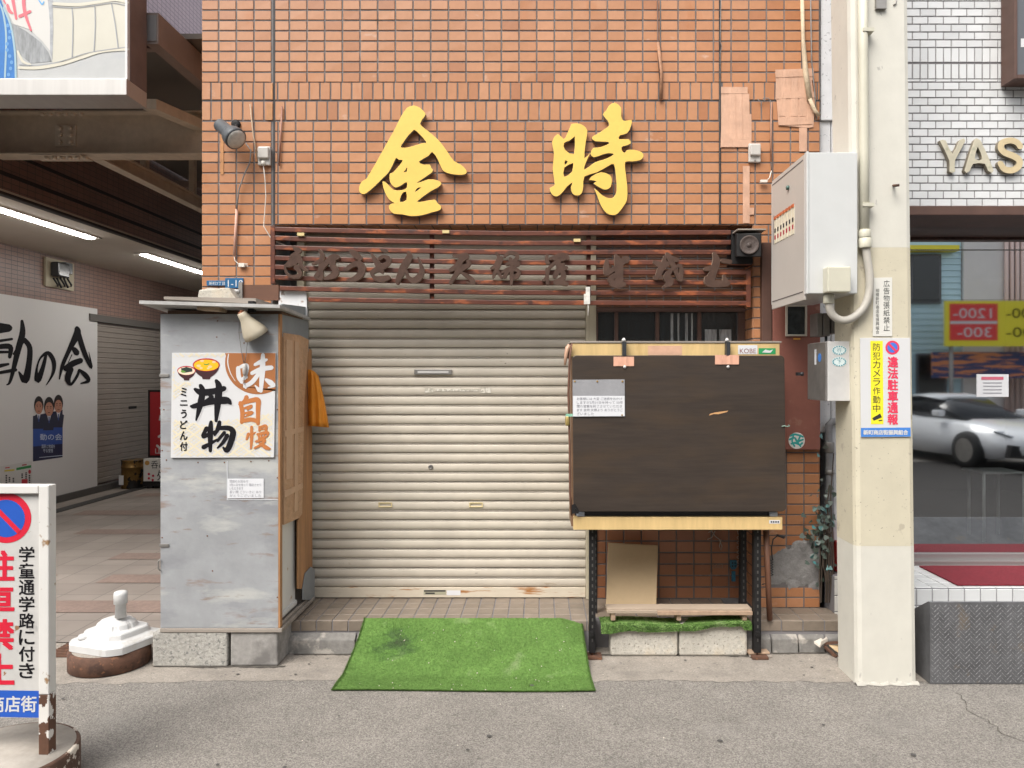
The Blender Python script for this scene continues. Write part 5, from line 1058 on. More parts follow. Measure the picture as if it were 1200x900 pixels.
# ================================================================ RIGHT WHITE TILED BUILDING
yw = .05
rb = Thing('white_tiled_building', 'white tiled shop building with large glass front at far right', 'building', (3.6, .05, 0))
RX0 = 1.95; zh = Z(243, yw)
b = B(); pw, ph = 18.2 / S(yw), 9.1 / S(yw)
wm = lambda u, v, d: V((u, yw - d, v))
za_, zb2 = Z(74, yw), Z(56, yw)
b.tiles(RX0, 6.0, zh + .005, Z(93, yw), pw, ph, .0052, wm, vo=zh + .005, offs=.5, th=.005)
b.tiles(RX0, 6.0, Z(93, yw), za_ - .003, pw / 2, za_ - Z(93, yw) - .003, .007, wm, vo=Z(93, yw), th=.005)
b.tiles(RX0, 6.0, za_ + .003, zb2, pw / 2, zb2 - za_ - .003, .005, wm, vo=za_ + .003, th=.005)
b.tiles(RX0, 6.0, zb2, 6.0, pw, ph, .0052, wm, vo=zb2, offs=.5, th=.005)
b.tiles(RX0, 2.20, .45, zh, pw, ph, .0052, wm, offs=.5, th=.005)
w3 = rb.part('tile_wall', b, white_tile)
b = B(); b.box(RX0, 6.0, yw + .0005, yw + .3, zh + .003, 6.0); b.box(RX0, 2.20, yw + .0005, yw + .4, .0, zh); b.box(5.2, 6.0, yw + .0005, yw + .4, 0, zh); rb.part('grout_backing', b, dark_grout, w3)
b = B(); b.box(1.805, 1.875, yw + .0, yw + .5, 1.3, Z(142, yw) - .002); b.box(1.805, RX0 - .002, yw - .02, yw + .5, Z(142, yw), 6); b.box(1.88, RX0 - .002, yw + .0, yw + .5, .5, Z(142, yw) - .002); rb.part('corner_trim', b, M('white_cladding', (.72, .72, .72), .55, var=(10, .08), spots=[((.45, .45, .45), 40, .66, .72)]), bev=.004)
b = B(); b.box(2.2, 5.2, yw - .03, yw + .06, zh - .055, zh + .002); b.box(2.2, 5.2, yw + .0605, .55, zh - .035, zh + .0); hd = rb.part('header', b, brownmetal, bev=.003)
YGL = .5; gz0 = Z(648, YGL); gz1 = zh - .036; gm1 = Z(293, YGL); gm2 = Z(351, YGL)
b = B(); b.box(2.2, 5.2, YGL - .02, YGL + .03, Z(661, YGL), gz0); b.box(2.2, 5.2, YGL - .004, YGL + .02, gm1 - .004, gm1 + .004); b.box(2.2, 2.24, YGL - .02, YGL + .03, gz0, gz1); b.box(5.1, 5.2, YGL - .02, YGL + .03, gz0, gz1); fr3 = rb.part('window', b, M('alu_frame', (.36, .35, .345), .35, .6), bev=.002)
def glass(name, rough, refl):
    m = bpy.data.materials.new(name); m.use_nodes = True; t_ = m.node_tree; t_.nodes.clear(); L = t_.links.new
    o = t_.nodes.new('ShaderNodeOutputMaterial'); mx = t_.nodes.new('ShaderNodeMixShader'); g_ = t_.nodes.new('ShaderNodeBsdfGlossy'); tr = t_.nodes.new('ShaderNodeBsdfTransparent')
    g_.inputs['Roughness'].default_value = rough; g_.inputs['Color'].default_value = (.93, .96, .97, 1); tr.inputs['Color'].default_value = (.75, .80, .80, 1); mx.inputs[0].default_value = refl
    L(tr.outputs[0], mx.inputs[1]); L(g_.outputs[0], mx.inputs[2]); L(mx.outputs[0], o.inputs[0]); return m
for za, zb, rg, rf in ((gm1 + .0045, gz1, .004, .78), (gm2, gm1 - .0045, .004, .78), (gz0, gm2 - .001, .026, .62)):
    b = B(); b.face([(2.24, YGL, za), (5.1, YGL, za), (5.1, YGL, zb), (2.24, YGL, zb)]); rb.part('pane', b, glass('shop_glass_%g_%g' % (rg, zb), rg, rf), fr3)
b = B(); b.box(2.2, 5.2, .56, 3.6, .38, .40); b.box(2.2, 5.2, 3.6, 3.65, .4, 3); b.box(2.1, 2.2, .56, 3.6, .4, 3); b.box(5.2, 5.3, .56, 3.6, .4, 3); b.box(2.2, 5.2, .56, 3.6, 2.75, 2.8)
rb.part('interior', b, M('dim_interior', (.05, .035, .03), .8))
# step with white tiles, mat, sill
b = B(); zst = .345
b.tiles(2.05, 5.2, .0, zst - .003, .1, .105, .006, lambda u, v, d: V((u, -.1 - d, v)), vo=zst - .108 - .105 * 3 + .1, th=.005)
b.tiles(2.05, 5.2, -.098, .48, .1, .1, .006, lambda u, v, d: V((u, v, zst - .005 + d)), th=.005)
sp2 = rb.part('entrance_step', b, white_tile)
b = B(); b.box(2.05, 5.2, -.0995, .48, 0, zst - .0055); b.box(2.05, 5.2, .48, .56, 0, Z(661, YGL) - .001); rb.part('step_core', b, M('grey_joint', (.22, .22, .23), .9), sp2)
b = B(); b.box(2.24, 5.1, YGL - .07, YGL - .021, zst + .001, zst + .03); b.lathe([(.022, 0), (.028, .01), (.020, .03)], (2.30, YGL - .075, zst + .055), (0, -1, 0), 16); rb.part('sill', b, M('sill_alu', (.45, .42, .41), .3, .7))
b = B(); n = 24
xa, xb = 2.62, 4.6
b.box(xa, xb, -.075, .40, zst + .002, zst + .012); single('door_mat', b, M('crimson_mat', (.17, .012, .022), .95, var=[(60, .25), (5, .1)], bump=(160, .8, .008, (1, .25, 1))), 'dark red ribbed door mat on the white tiled step', 'mat', (3.4, .2, zst + .002), None, .004)
# letters
f5 = lambda x, y, d: P(x, y, yw - .035) + V((0, .03 - d, 0))
lets = {'Y': [[(1101.5, 165), (1108, 165), (1116, 181), (1124.5, 164.5), (1131, 165), (1118.8, 188), (1118.8, 201), (1112.5, 201), (1112.5, 188.5)]],
        'A': [[(1142, 164.5), (1148.5, 164.5), (1164, 200), (1157.5, 200), (1154, 192), (1140, 192), (1136.5, 200), (1130, 200)], [(1145.5, 171.5), (1151.5, 186.5), (1141.8, 186.5)]]}
sm = [M('worn_gold_letter', (.58, .53, .40), .45, .2, var=(9, .16), spots=[((.40, .40, .28), 14, .6, .75)]), M('letter_side_dark', (.22, .19, .14), .6)]
for ch in 'YA':
    pts = lets[ch]; me = outline_mesh([[tuple(P(x, y, yw - .035))[::2] for x, y in lp] for lp in pts], .03); bb = B()
    # sharp corners: rebuild without smoothing
    bb.bm.from_mesh(me); bpy.data.meshes.remove(me)
    for v in bb.bm.verts: v.co = V((v.co.x, yw - .0215 - v.co.z, v.co.y))
    bb.bm.normal_update()
    for f in bb.bm.faces: f.material_index = 0 if abs(f.normal.y) > .9 else 1
    single('metal_letter', bb, sm, {'Y': 'worn pale gold letter Y, leftmost on the white tiles', 'A': 'worn pale gold letter A between Y and S on white tiles'}[ch], 'sign letter', P(1116 if ch == 'Y' else 1147, 201, yw - .006), 'metal letters on white tiles')
b = B(); brush(b, [[(1196, 172, 7), (1192, 167, 7), (1184, 164.5, 7), (1175, 167, 7.2), (1173, 173.5, 7.4), (1178, 179, 7.4), (1188, 183, 7.6), (1194.5, 188, 7.6), (1193.5, 195, 7.4), (1186, 199.5, 7.2), (1177, 198, 7), (1172, 191, 6.6)]], f5, .03)
single('metal_letter', b, [M('gold_letter_face', (.62, .50, .30), .45, .2, var=(9, .12)), sm[1]], 'gold letter S, rightmost on the white tiles', 'sign letter', P(1184, 201, yw - .006), 'metal letters on white tiles')
b = B(); b.box(X(1240, -.15), X(1250, -.15), -.4, .05, 2, 2.1); b.bm.free()
t = Thing('framed_sign', 'brown framed dark sign box high on white tiled wall', 'sign', P(1230, 92, -.1))
b = B(); b.box(X(1189, -.1), X(1192.5, -.1), -.1, .04, Z(92, -.1), Z(-60, -.1)); b.box(X(1192.6, -.1), X(1300, -.1), -.1, .04, Z(92, -.1), Z(87, -.1)); t.part('frame', b, brownmetal, bev=.003)
b = B(); b.box(X(1192.7, -.1), X(1300, -.1), -.085, .04, Z(86.8, -.1), Z(-60, -.1)); t.part('panel', b, M('slate_panel', (.11, .115, .125), .4))
b = B(); b.box(X(1198, -.1), X(1206, -.1), -.0862, -.0854, Z(54, -.1), Z(44, -.1)); t.part('white_mark', b, white_s)
# checker plate ramp
t = Thing('steel_ramp', 'dark chequered steel plate ramp box in front of white step', 'ramp', (2.9, -.45, 0))
YRM = -.74; rx = X(1090, YRM); rz = Z(706, YRM)
ramp_m = M('chequer_steel', (.15, .15, .155), .5, .4, var=[(5, .25), (18, .2)], spots=[((.20, .17, .14), 7, .62, .75)])
b = B(); b.prism([(rx, YRM, .004), (rx, YRM, rz), (rx, YRM + .02, rz), (rx, -.12, .10), (rx, -.12, .004)], (4.6 - rx, 0, 0))
pl = t.part('plate', b, ramp_m)
b = B(); k = 0
zz = .018
while zz < rz - .01:
    xx = rx + .012 + (k % 2) * .014
    while xx < rx + 1.1:
        a_ = R(45 if (k + int((xx - rx) / .028)) % 2 else -45); c = V((xx, YRM - .0006, zz)); dx, dz = .011 * math.cos(a_), .011 * math.sin(a_); nx, nz = -.003 * math.sin(a_), .003 * math.cos(a_)
        b.face([c + V((-dx, 0, -dz)), c + V((nx, -.0016, nz)), c + V((dx, 0, dz)), c + V((-nx, -.0016, -nz))]); xx += .028
    zz += .014; k += 1
t.part('tread_pattern', b, M('chequer_raised', (.26, .26, .265), .4, .5), pl)
# things at the gap between buildings
t = Thing('gap_pipe', 'grey drain pipe with elbow in gap between the buildings', 'pipe', P(972, 690, .0))
b = B(); b.tube([P(985, 494, .03), P(976, 494, .03), P(971.5, 498, .03), P(971, 510, .03), P(972.5, 560, .03), P(973, 700, .03)], .024, 12); t.part('pipe', b, M('old_grey_pipe', (.24, .24, .245), .6, var=(9, .3)))
b = B(); b.lathe([(.03, 0), (.032, .005), (.032, .06), (.03, .065)], P(971.5, 530, .03), (0, 0, 1), 14); b.lathe([(.028, 0), (.028, .03)], P(972.3, 556, .03), (0, 0, 1), 14); t.part('collar', b, steel_d)
b = B(); b.tiles(1.83, 2.06, .0, .42, .1, .1, .006, lambda u, v, d: V((u, -.12 - d, v)), th=.005); ll = Thing('tiled_planter_wall', 'low white tiled ledge wall behind the cream pillar', 'wall', (1.95, -.1, 0)); tp_ = ll.part('tiles', b, M('cream_tile', (.55, .53, .49), .3, var=(4, .1)))
b = B(); b.box(1.832, 2.058, -.1195, .04, 0, .417); ll.part('core', b, dark_grout)
b = B(); b.box(1.885, 2.0, -.10, .03, .42, Z(636, -.05)); single('red_box', b, M('red_plastic', (.40, .025, .02), .4), 'red plastic box on the tiled ledge behind the pillar', 'box', (1.94, -.03, .42), None, .006)
iv = Thing('ivy_plant', 'dark ivy with grey green leaves climbing in the building gap', 'plant', P(966, 708, -.06))
b = B(); lf = B()
for k in range(9):
    x0 = random.uniform(960, 975); pts = [P(x0 + random.uniform(-6, 6) * i / 4, 706 - i * random.uniform(20, 45), -.06 - .02 * math.sin(i)) for i in range(5)]; b.tube(pts, .004, 5)
for k in range(150):
    py = random.gauss(625, 24) if k % 6 else random.uniform(505, 690); px = random.gauss(965, 8) + (-6 if 610 < py < 665 else 0)
    if px > 984 or py > 705: continue
    c = P(px, py, random.uniform(-.13, .02)); s_ = random.uniform(.011, .028); n_ = V((random.uniform(-1, 1), random.uniform(-1.4, -.2), random.uniform(-.6, 1))).normalized(); u = n_.orthogonal().normalized(); u.rotate(Matrix.Rotation(random.uniform(0, 6.28), 3, n_)); v = n_.cross(u)
    lf.face([c + u * s_, c + u * s_ * .35 + v * s_ * .6, c - u * s_ * .5 + v * s_ * .75, c - u * s_ * .35, c - u * s_ * .5 - v * s_ * .75, c + u * s_ * .35 - v * s_ * .6])
iv.part('stem', b, M('ivy_stem', (.07, .05, .035), .8)); lf.fix = False
iv.part('foliage', lf, M('ivy_leaf', (.05, .075, .055), .45, attr=[(.03, .05, .035), (.06, .085, .065), (.12, .15, .125), (.20, .24, .21), (.06, .22, .22)]))

# ================================================================ LEFT ARCADE
AX, FX = -6.4, -4.63; CZ = 3.28
ab = Thing('arcade_building', 'dark brown tiled arcade building across the alley at left', 'building', (-6.4, 6, 0))
tl = brick_mat('dark_brown_tile', (1, 2), (.27, .165, .132), (.235, .142, .115), (.105, .085, .075), .105, .055, .004, 0, .4, .18)
b = B(); b.box(AX - .2, AX, .6, 13, 0, CZ); b.box(FX - .02, FX, .6, 13, CZ + .002, 4.7); b.box(AX, FX - .021, .6, .62, CZ + .002, 9); b.box(AX - .2, FX, 13, 13.2, 0, 9); ab.part('tile_wall', b, tl)
b = B(); b.box(FX - .02, FX, .6, 13, 4.702, 9); ab.part('upper_wall', b, brick_mat('sky_lit_mauve_tile', (1, 2), (.50, .37, .40), (.47, .345, .38), (.25, .18, .20), .105, .055, .005, 0, .4, .08))  # same wall tile in paler mauve, skylight put into its colour
b = B(); b.box(AX + .0005, FX, .6, 13, CZ - .02, CZ); ab.part('soffit', b, M('beige_soffit', (.62, .57, .49), .8, var=(2, .06)))
b = B(); b.box(FX + .0005, FX + .012, .6, 13, 3.40, 3.435); b.box(FX + .0005, FX + .012, .6, 13, 3.60, 3.63); b.box(FX - .06, FX + .006, .6, 13, CZ - .045, CZ - .0205); ab.part('dark_groove', b, M('groove_shade_trim', (.03, .027, .026), .6))  # raised dark bands paint in the shade of the gaps between tile bands
def ax(px): return F / ((632 - px) / -AX) - D
def az_(px, py): return H + (443 - py) / ((632 - px) / -AX)
def aplane(off): return lambda x, y, d=0: V((AX + off + d, ax(x) if x > -200 else 0, az_(x, y)))
ysh0 = ax(110)
b = B(); zz = .12; seg_ = []
while zz < 2.45: seg_ += [(zz, .0), (zz + .008, .012), (zz + .066, .014), (zz + .074, .002)]; zz += .076
rg_ = [(b.bm.verts.new((AX + .01 + d_, ysh0 - .2, z_)), b.bm.verts.new((AX + .01 + d_, 12.5, z_))) for z_, d_ in seg_]
for q, r_ in zip(rg_, rg_[1:]): b.bm.faces.new([q[0], q[1], r_[1], r_[0]])
sh2 = ab.part('shutter', b, M('brown_grey_shutter', (.27, .235, .205), .5, var=(3, .08)))
b = B(); b.box(AX + .0005, AX + .07, ysh0 - .2, 12.5, 2.46, 2.56); ab.part('shutter_head', b, M('shutter_head', (.11, .10, .09), .6), sh2)
b = B(); b.box(AX + .0005, AX + .09, .6, 12.5, .0105, .10); ab.part('plinth', b, M('plinth_dark', (.08, .075, .07), .8))
m_ = aplane(.027); b = B(); b.box(AX + .024, AX + .03, ax(149), ax(158), az_(153, 479), az_(153, 476)); ab.part('letter_slot', b, black_m, sh2)
# lights
for px0, px1, lab in ((-45, 107, 'lit white ceiling light strip, nearer one under arcade soffit'), (168, 262, 'lit white ceiling light strip, farther one under arcade soffit')):
    lx = -5.12; f_ = lambda px: F / ((632 - px) / -lx) - D
    t = Thing('ceiling_light', lab, 'ceiling light', (lx, (f_(px0) + f_(px1)) / 2, CZ - .02), 'arcade ceiling lights')
    b = B(); b.box(lx - .09, lx + .09, f_(px0) - .06, f_(px1) + .06, CZ - .03, CZ - .0205); t.part('housing', b, M('light_housing', (.45, .42, .38), .6))
    b = B(); b.box(lx - .045, lx + .045, f_(px0), f_(px1), CZ - .045, CZ - .0302); t.part('tube', b, M('lit_tube', (.9, .9, .9), .4, emit=((1, .97, .92), 22)), bev=.01)
# billboard
t = Thing('campaign_board', 'large white campaign board with black brush characters on arcade wall', 'billboard', (AX + .03, ax(40), .02))
b = B(); yb0, yb1 = 2.6, ax(110)
b.box(AX + .005, AX + .05, yb0, yb1, .03, az_(110, 362)); bp = t.part('board', b, M('board_white', (.62, .61, .60), .55))
def kmap(off): return lambda x, y, d=0: V((AX + .0505 + off + d, ax(x / 8.18), az_(x / 8.18, 360 + y / 8.18)))
b = B(); brush(b, [[(170,130,24),(175,250,50),(130,420,50),(60,700,26),(20,745,8)], [(190,310,40),(245,390,44),(235,560,50),(200,700,60),(140,620,14)], [(90,450,20),(190,310,36)], [(-60,200,90),(50,200,60)], [(-60,325,24),(75,305,20)], [(-60,380,40),(55,380,44),(50,480,30)], [(-60,430,24),(50,430,20)], [(-60,565,36),(40,545,20)], [(-60,630,26),(110,600,30)],
          [(400,460,24),(370,580,36),(320,700,50),(310,600,20),(345,490,16),(420,440,34),(475,520,36),(470,630,24),(405,745,6)],
          [(700,200,40),(700,260,60),(620,420,36),(560,560,30),(530,690,10)], [(715,260,44),(770,430,40),(840,580,24),(815,430,4)], [(670,400,40),(700,440,50)], [(590,590,50),(660,540,50),(740,510,44)], [(640,590,50),(610,680,50),(640,740,24),(700,660,24),(720,600,20)], [(720,600,20),(780,650,40),(810,705,30),(735,730,10)], [(650,455,8),(615,530,6)]], kmap(.0005), step=.0003, wk=1.18); t.part('lettering', b, ink)
# poster of three men
def pmap(off): return lambda x, y, d=0: V((AX + .051 + off + d, ax(x / 6), az_(x / 6, 450 + y / 6)))
t = Thing('campaign_poster', 'blue poster of three men in suits on white board', 'poster', (AX + .052, ax(52), az_(52, 540)))
pm = pmap(.0005)
b = B(); b.face([pm(203, 225), pm(413, 180), pm(413, 515), pm(203, 545)]); po = t.part('sheet', b, M('poster_navy', (.008, .012, .05), .4))
b = B(); b.face([pm(203, 300, .001), pm(413, 270, .001), pm(413, 420, .001), pm(203, 440, .001)]); t.part('blue_band', b, M('poster_blue', (.02, .07, .30), .4), po)
skin = M('poster_skin', (.42, .20, .13), .5); hair = M('poster_hair', (.012, .010, .010), .5); suit = M('poster_suit', (.02, .025, .05), .5); shirt = M('poster_shirt', (.55, .56, .60), .5)
for i, (cx, cy, k) in enumerate(((243, 155, 1.0), (382, 145, 1.0), (315, 165, 1.08))):
    o_ = .002 + .001 * i; q = pmap(o_)
    b = B(); flat(b, [(cx - 42, cy + 160), (cx - 40, cy + 78), (cx - 16, cy + 58), (cx + 16, cy + 58), (cx + 40, cy + 74), (cx + 30, cy + 160)], q, 0); s_ = t.part('suit_print', b, suit, po)
    b = B(); flat(b, [(cx - 14, cy + 52), (cx + 14, cy + 52), (cx, cy + 110)], q, .0003); t.part('shirt_print', b, shirt, s_)
    b = B(); flat(b, [(cx - 4, cy + 66), (cx + 4, cy + 66), (cx + 3, cy + 110), (cx - 3, cy + 110)], q, .0005); t.part('tie_print', b, M('poster_tie', (.03, .07, .25), .5), s_)
    b = B(); flat(b, ell(cx, cy - 8, 33 * k, 62 * k, 20), q, .0004); t.part('hair_print', b, hair, s_)
    b = B(); flat(b, ell(cx, cy + 12, 27 * k, 46 * k, 20), q, .0007); t.part('face_print', b, skin, s_)
    b = B()
    for ex in (-11, 11): flat(b, ell(cx + ex, cy + 4, 4, 3, 8), q, .0009)
    flat(b, [(cx - 18, cy - 8), (cx - 5, cy - 10), (cx - 5, cy - 6), (cx - 18, cy - 4)], q, .0009); flat(b, [(cx + 5, cy - 10), (cx + 18, cy - 8), (cx + 18, cy - 4), (cx + 5, cy - 6)], q, .0009)
    flat(b, [(cx - 9, cy + 34), (cx + 9, cy + 34), (cx + 5, cy + 38), (cx - 5, cy + 38)], q, .0009); t.part('feature_print', b, hair, s_)
b = B(); q = pmap(.006); text(b, '動の会', (250, 350, 405, 395), q, .012); text(b, '国民と地域を', (262, 425, 356, 452), q, .012); text(b, '守る覚悟', (272, 455, 342, 482), q, .012); flat(b, [(245, 515), (412, 500), (412, 504), (245, 519)], q, 0); t.part('lettering', b, M('poster_pale', (.55, .62, .75), .5), po)
# leaflet
t = Thing('leaflet_poster', 'white leaflet with red and green headings low on the board', 'poster', (AX + .052, ax(15), az_(15, 600)))
q = pmap(.0005); b = B(); b.face([q(-60, 585), q(195, 540), q(195, 780), q(-60, 800)]); lp = t.part('sheet', b, M('leaflet_white', (.55, .54, .52), .5))
q = pmap(.001)
b = B(); flat(b, [(85, 590), (190, 570), (190, 588), (85, 607)], q, 0); t.part('green_heading', b, M('leaflet_green', (.03, .25, .07), .5), lp)
b = B(); flat(b, [(0, 605), (72, 598), (72, 610), (0, 617)], q, 0); t.part('yellow_heading', b, M('leaflet_yellow', (.55, .45, .05), .5), lp)
b = B(); flat(b, ell(179, 617, 10, 15, 14), q, 0); flat(b, [(125, 567), (158, 562), (158, 570), (125, 575)], q, 0); flat(b, [(5, 587), (38, 583), (38, 590), (5, 594)], q, 0); flat(b, [(122, 670), (165, 668), (165, 700), (122, 700)], q, 0); t.part('red_marks', b, M('leaflet_red', (.45, .02, .03), .5), lp)
b = B()
for x, ya, yb_ in ((120, 630, 665), (148, 622, 665), (172, 640, 690), (30, 655, 690), (58, 660, 690), (8, 640, 690)):
    k = ya
    while k < yb_: flat(b, [(x, k), (x + 12, k - 1), (x + 12, k + 7), (x, k + 8)], q, 0); k += 12
t.part('text_marks', b, ink, lp)
# meter on the wall
t = Thing('electricity_meter', 'black electricity meter on cream board on dark tiled wall', 'meter', (AX, ax(66), az_(66, 338)))
q = aplane(0.001)
b = B(); b.box(AX + .001, AX + .03, ax(51), ax(84), az_(67, 338), az_(67, 305)); t.part('back_board', b, M('cream_board', (.50, .45, .33), .6))
b = B(); b.box(AX + .031, AX + .14, ax(56), ax(70), az_(63, 325), az_(63, 308)); t.part('meter_body', b, M('meter_dark', (.05, .055, .06), .2), bev=.02)
b = B(); b.box(AX + .031, AX + .11, ax(68), ax(76), az_(72, 321), az_(72, 308)); t.part('meter_cover', b, M('smoky_cover', (.17, .19, .21), .15), bev=.01)
b = B()
for k in range(5):
    b.tube([V((AX + .05, ax(58 + k * 4), az_(60 + k * 4, 326))), V((AX + .09, ax(60 + k * 4), az_(60 + k * 4, 334 + k % 2 * 3))), V((AX + .04, ax(64 + k * 4), az_(62 + k * 4, 335)))], .012, 6)
t.part('cables', b, blackp)
# paint tin, red banner, low sign
c = V((-6.08, 6.45, .012))
t = Thing('paint_can', 'old gold and black tin can against the dark shutter', 'can', c)
b = B(); b.lathe([(.155, 0), (.158, .01), (.155, .02), (.155, .30), (.16, .305), (.16, .32), (.155, .325), (.155, .40), (.162, .41), (.158, .42), (.14, .415)], c, n=28); t.part('can_body', b, M('old_gold_tin', (.22, .13, .04), .35, .6, var=(9, .4), spots=[((.02, .02, .02), 5, .52, .56)]))
b = B(); b.lathe([(.14, .408), (.02, .412)], c, n=24); t.part('lid', b, steel_d)
b = B(); b.prism([(c.x + .04 * k_ - .16 + .0, c.y - .16, c.z + z_) for k_, z_ in ((1, .06), (2.6, .06), (2.6, .2), (1, .2))], (0, .01, 0)); t.part('paper_label', b, paper)
Yr = 6.75; q = front(Yr)
t = Thing('red_banner_sign', 'tall red sign with black frame deep in the alley', 'sign', P(200, 565, Yr))
b = B(); b.box(X(173.5, Yr), X(232, Yr), Yr, Yr + .05, Z(536, Yr), Z(457, Yr)); t.part('frame', b, black_m)
b = B(); b.face([q(176, 459.5, .002), q(230, 459.5, .002), q(230, 533.5, .002), q(176, 533.5, .002)]); t.part('red_face', b, M('deep_red', (.33, .012, .018), .4))
b = B(); brush(b, [[(188, 478, 3), (194, 482, 3), (189, 488, 3)], [(186, 512, 3), (192, 508, 3)], [(184, 522, 3), (190, 526, 3), (197, 521, 3)]], lambda x, y, d: q(x, y, d + .003), wk=.9); text(b, 'ら', (186, 484, 204, 496), lambda x, y: q(x, y, .004)); text(b, '山', (182, 524, 191, 532), lambda x, y: q(x, y, .004)); t.part('lettering', b, M('dim_white_print', (.55, .53, .52), .5))
Yr = 6.35; q = front(Yr)
t = Thing('low_sign_board', 'low white sign with gold dot and black letters on wheels', 'sign', P(200, 578, Yr))
b = B(); b.box(X(168, Yr), X(240, Yr), Yr, Yr + .06, Z(564, Yr), Z(537.5, Yr)); t.part('board', b, M('sign_dim_white', (.60, .59, .56), .5), bev=.004)
b = B(); b.box(X(167, Yr), X(240, Yr), Yr + .005, Yr + .3, Z(570, Yr), Z(564.3, Yr)); b.box(X(172, Yr), X(178, Yr), Yr + .01, Yr + .06, .012, Z(570.2, Yr)); t.part('base', b, black_m)
b = B(); flat(b, ell(172.5, 542.5, 2.8, 2.8, 14), q, .002); t.part('gold_dot', b, M('dim_gold', (.40, .22, .05), .4))
b = B(); text(b, '呑み', (177, 540, 194, 549), lambda x, y: q(x, y, .002), .02); text(b, '処', (184, 551, 197, 563), lambda x, y: q(x, y, .002), .03); t.part('lettering', b, ink)
b = B()
for px, py in ((174.5, 555.5), (179.5, 557.5), (174.5, 560.5), (179, 562.5)): flat(b, ell(px, py, 1.5, 1.5, 10), q, .002)
t.part('red_dots', b, M('dim_red', (.45, .03, .06), .5))
# arcade signboard overhead
Ya, Yz = .2, .445
sg = Thing('arcade_signboard', 'large painted arcade signboard in steel case overhead at left', 'billboard', (-3.9, .32, 3.52))
xr_ = X(149.5, Ya); zt_ = Z(92.5, Ya); zbm = Z(112, Ya)
b = B(); b.box(-5.4, xr_ - .018, Ya + .01, Ya + .03, zt_, 5.4); fc = sg.part('painted_face', b, M('painted_grey_white', (.44, .445, .435), .5, var=[(2, .06), (9, .06)], spots=[((.40, .41, .42), 4, .58, .72, (1, 1, 2), .6)]))
b = B(); b.box(-5.4, xr_, Ya - .012, Yz, zbm, zt_ - .001); sg.part('bottom_trim', b, M('brushed_trim', (.50, .48, .45), .35, .6, var=(4, .1), stretch=(4, 1, .2)), bev=.003)
b = B(); b.box(xr_ - .018, xr_ - .001, Ya, Ya + .03, zt_, 5.4); sg.part('edge_trim', b, M('white_trim', (.62, .61, .6), .4), bev=.002)
b = B(); b.box(xr_ - .0175, xr_, Ya + .0305, Yz, zt_, 5.4); b.box(-5.4, xr_ - .018, Yz - .02, Yz, zt_, 5.4); sg.part('side_panel', b, M('mauve_brown_steel', (.17, .135, .13), .4, .4, var=(5, .2)), bev=.002)
q = lambda x, y, d=0: P(x / 6.667, y / 6.667, Ya + .0095) + V((0, -d, 0))
def band(name, pts, m, d): 
    b = B(); flat(b, pts, q, d); return sg.part(name, b, m, fc)
band('cream_wall_paint', [(415, 50), (560, 55), (700, 45), (800, 25), (880, 15), (960, 22), (1000, 45), (1000, 375), (900, 385), (740, 420), (560, 470), (410, 490)], M('cream_paint', (.55, .525, .44), .5, var=(4, .05)), .001)
band('grey_hill_paint', [(90, 180), (200, 240), (320, 330), (380, 410), (405, 480), (240, 495), (160, 430), (120, 380)], M('grey_brush_paint', (.28, .29, .295), .6, var=(14, .4), stretch=(3, 1, .6)), .001)
band('white_cloth_paint', [(25, 0), (380, 0), (395, 200), (395, 400), (330, 320), (230, 230), (110, 190), (60, 90)], M('cloth_white', (.58, .565, .53), .5), .0016)
band('grey_edge_paint', [(375, 0), (412, 0), (418, 240), (410, 470), (392, 400), (392, 180)], M('edge_grey', (.36, .37, .385), .6, var=(20, .3)), .002)
band('blue_cloth_paint', [(-500, -900), (-60, -200), (30, 60), (85, 200), (115, 400), (120, 612), (-500, 612)], M('cloth_blue', (.015, .145, .42), .5, var=[(5, .15), (30, .1)]), .0018)
b = B(); brush(b, [[(0, 30, 10), (30, 120, 14), (50, 300, 14), (40, 605, 14)], [(30, 60, 16), (85, 200, 16), (118, 400, 16), (125, 608, 16)]], lambda x, y, d: q(x, y, d + .0022)); sg.part('blue_edge_paint', b, M('pale_blue_edge', (.30, .44, .50), .5), fc)
b = B()
for k in range(9): flat(b, ell(62 + 16 * math.sin(k * 1.3) + k * 2.5, 200 + k * 48, 13, 15, 10), lambda x, y, d: q(x, y, d + .0026), 0)
sg.part('blue_dots', b, M('dot_blue', (.10, .28, .55), .5), fc)
b = B(); brush(b, [[(150, 530, 20), (300, 530, 26), (480, 500, 24), (640, 450, 24), (800, 400, 24), (1000, 385, 22)], [(140, 400, 14), (180, 480, 20), (240, 505, 14)], [(420, 30, 24), (600, 38, 26), (760, 20, 24), (900, 0, 22), (1000, 22, 20)]], lambda x, y, d: q(x, y, d + .0024)); sg.part('cream_line_paint', b, M('line_cream', (.58, .55, .45), .5), fc)
b = B(); brush(b, [[(565, 60, 8), (572, 200, 8), (566, 450, 8)], [(742, 45, 8), (746, 200, 8), (736, 405, 8)], [(872, 25, 8), (900, 180, 8), (925, 372, 8)], [(150, 505, 5), (300, 512, 6), (480, 480, 6), (700, 412, 6), (1000, 368, 6)], [(420, 55, 6), (580, 62, 6), (740, 45, 6), (880, 25, 6), (1000, 48, 6)]], lambda x, y, d: q(x, y, d + .0030)); sg.part('grey_line_paint', b, M('line_grey', (.30, .31, .33), .5), fc)
b = B(); brush(b, [[(95, -40, 26), (110, 40, 24), (130, 150, 18)], [(60, 40, 20), (75, 85, 26), (100, 105, 16)], [(185, -60, 30), (195, 90, 26), (245, 240, 16)], [(155, 130, 26), (240, 90, 22)], [(30, 0, 14), (45, 30, 10)]], lambda x, y, d: q(x, y, d + .0030)); sg.part('red_letter_paint', b, M('faded_red', (.66, .13, .16), .5), fc)
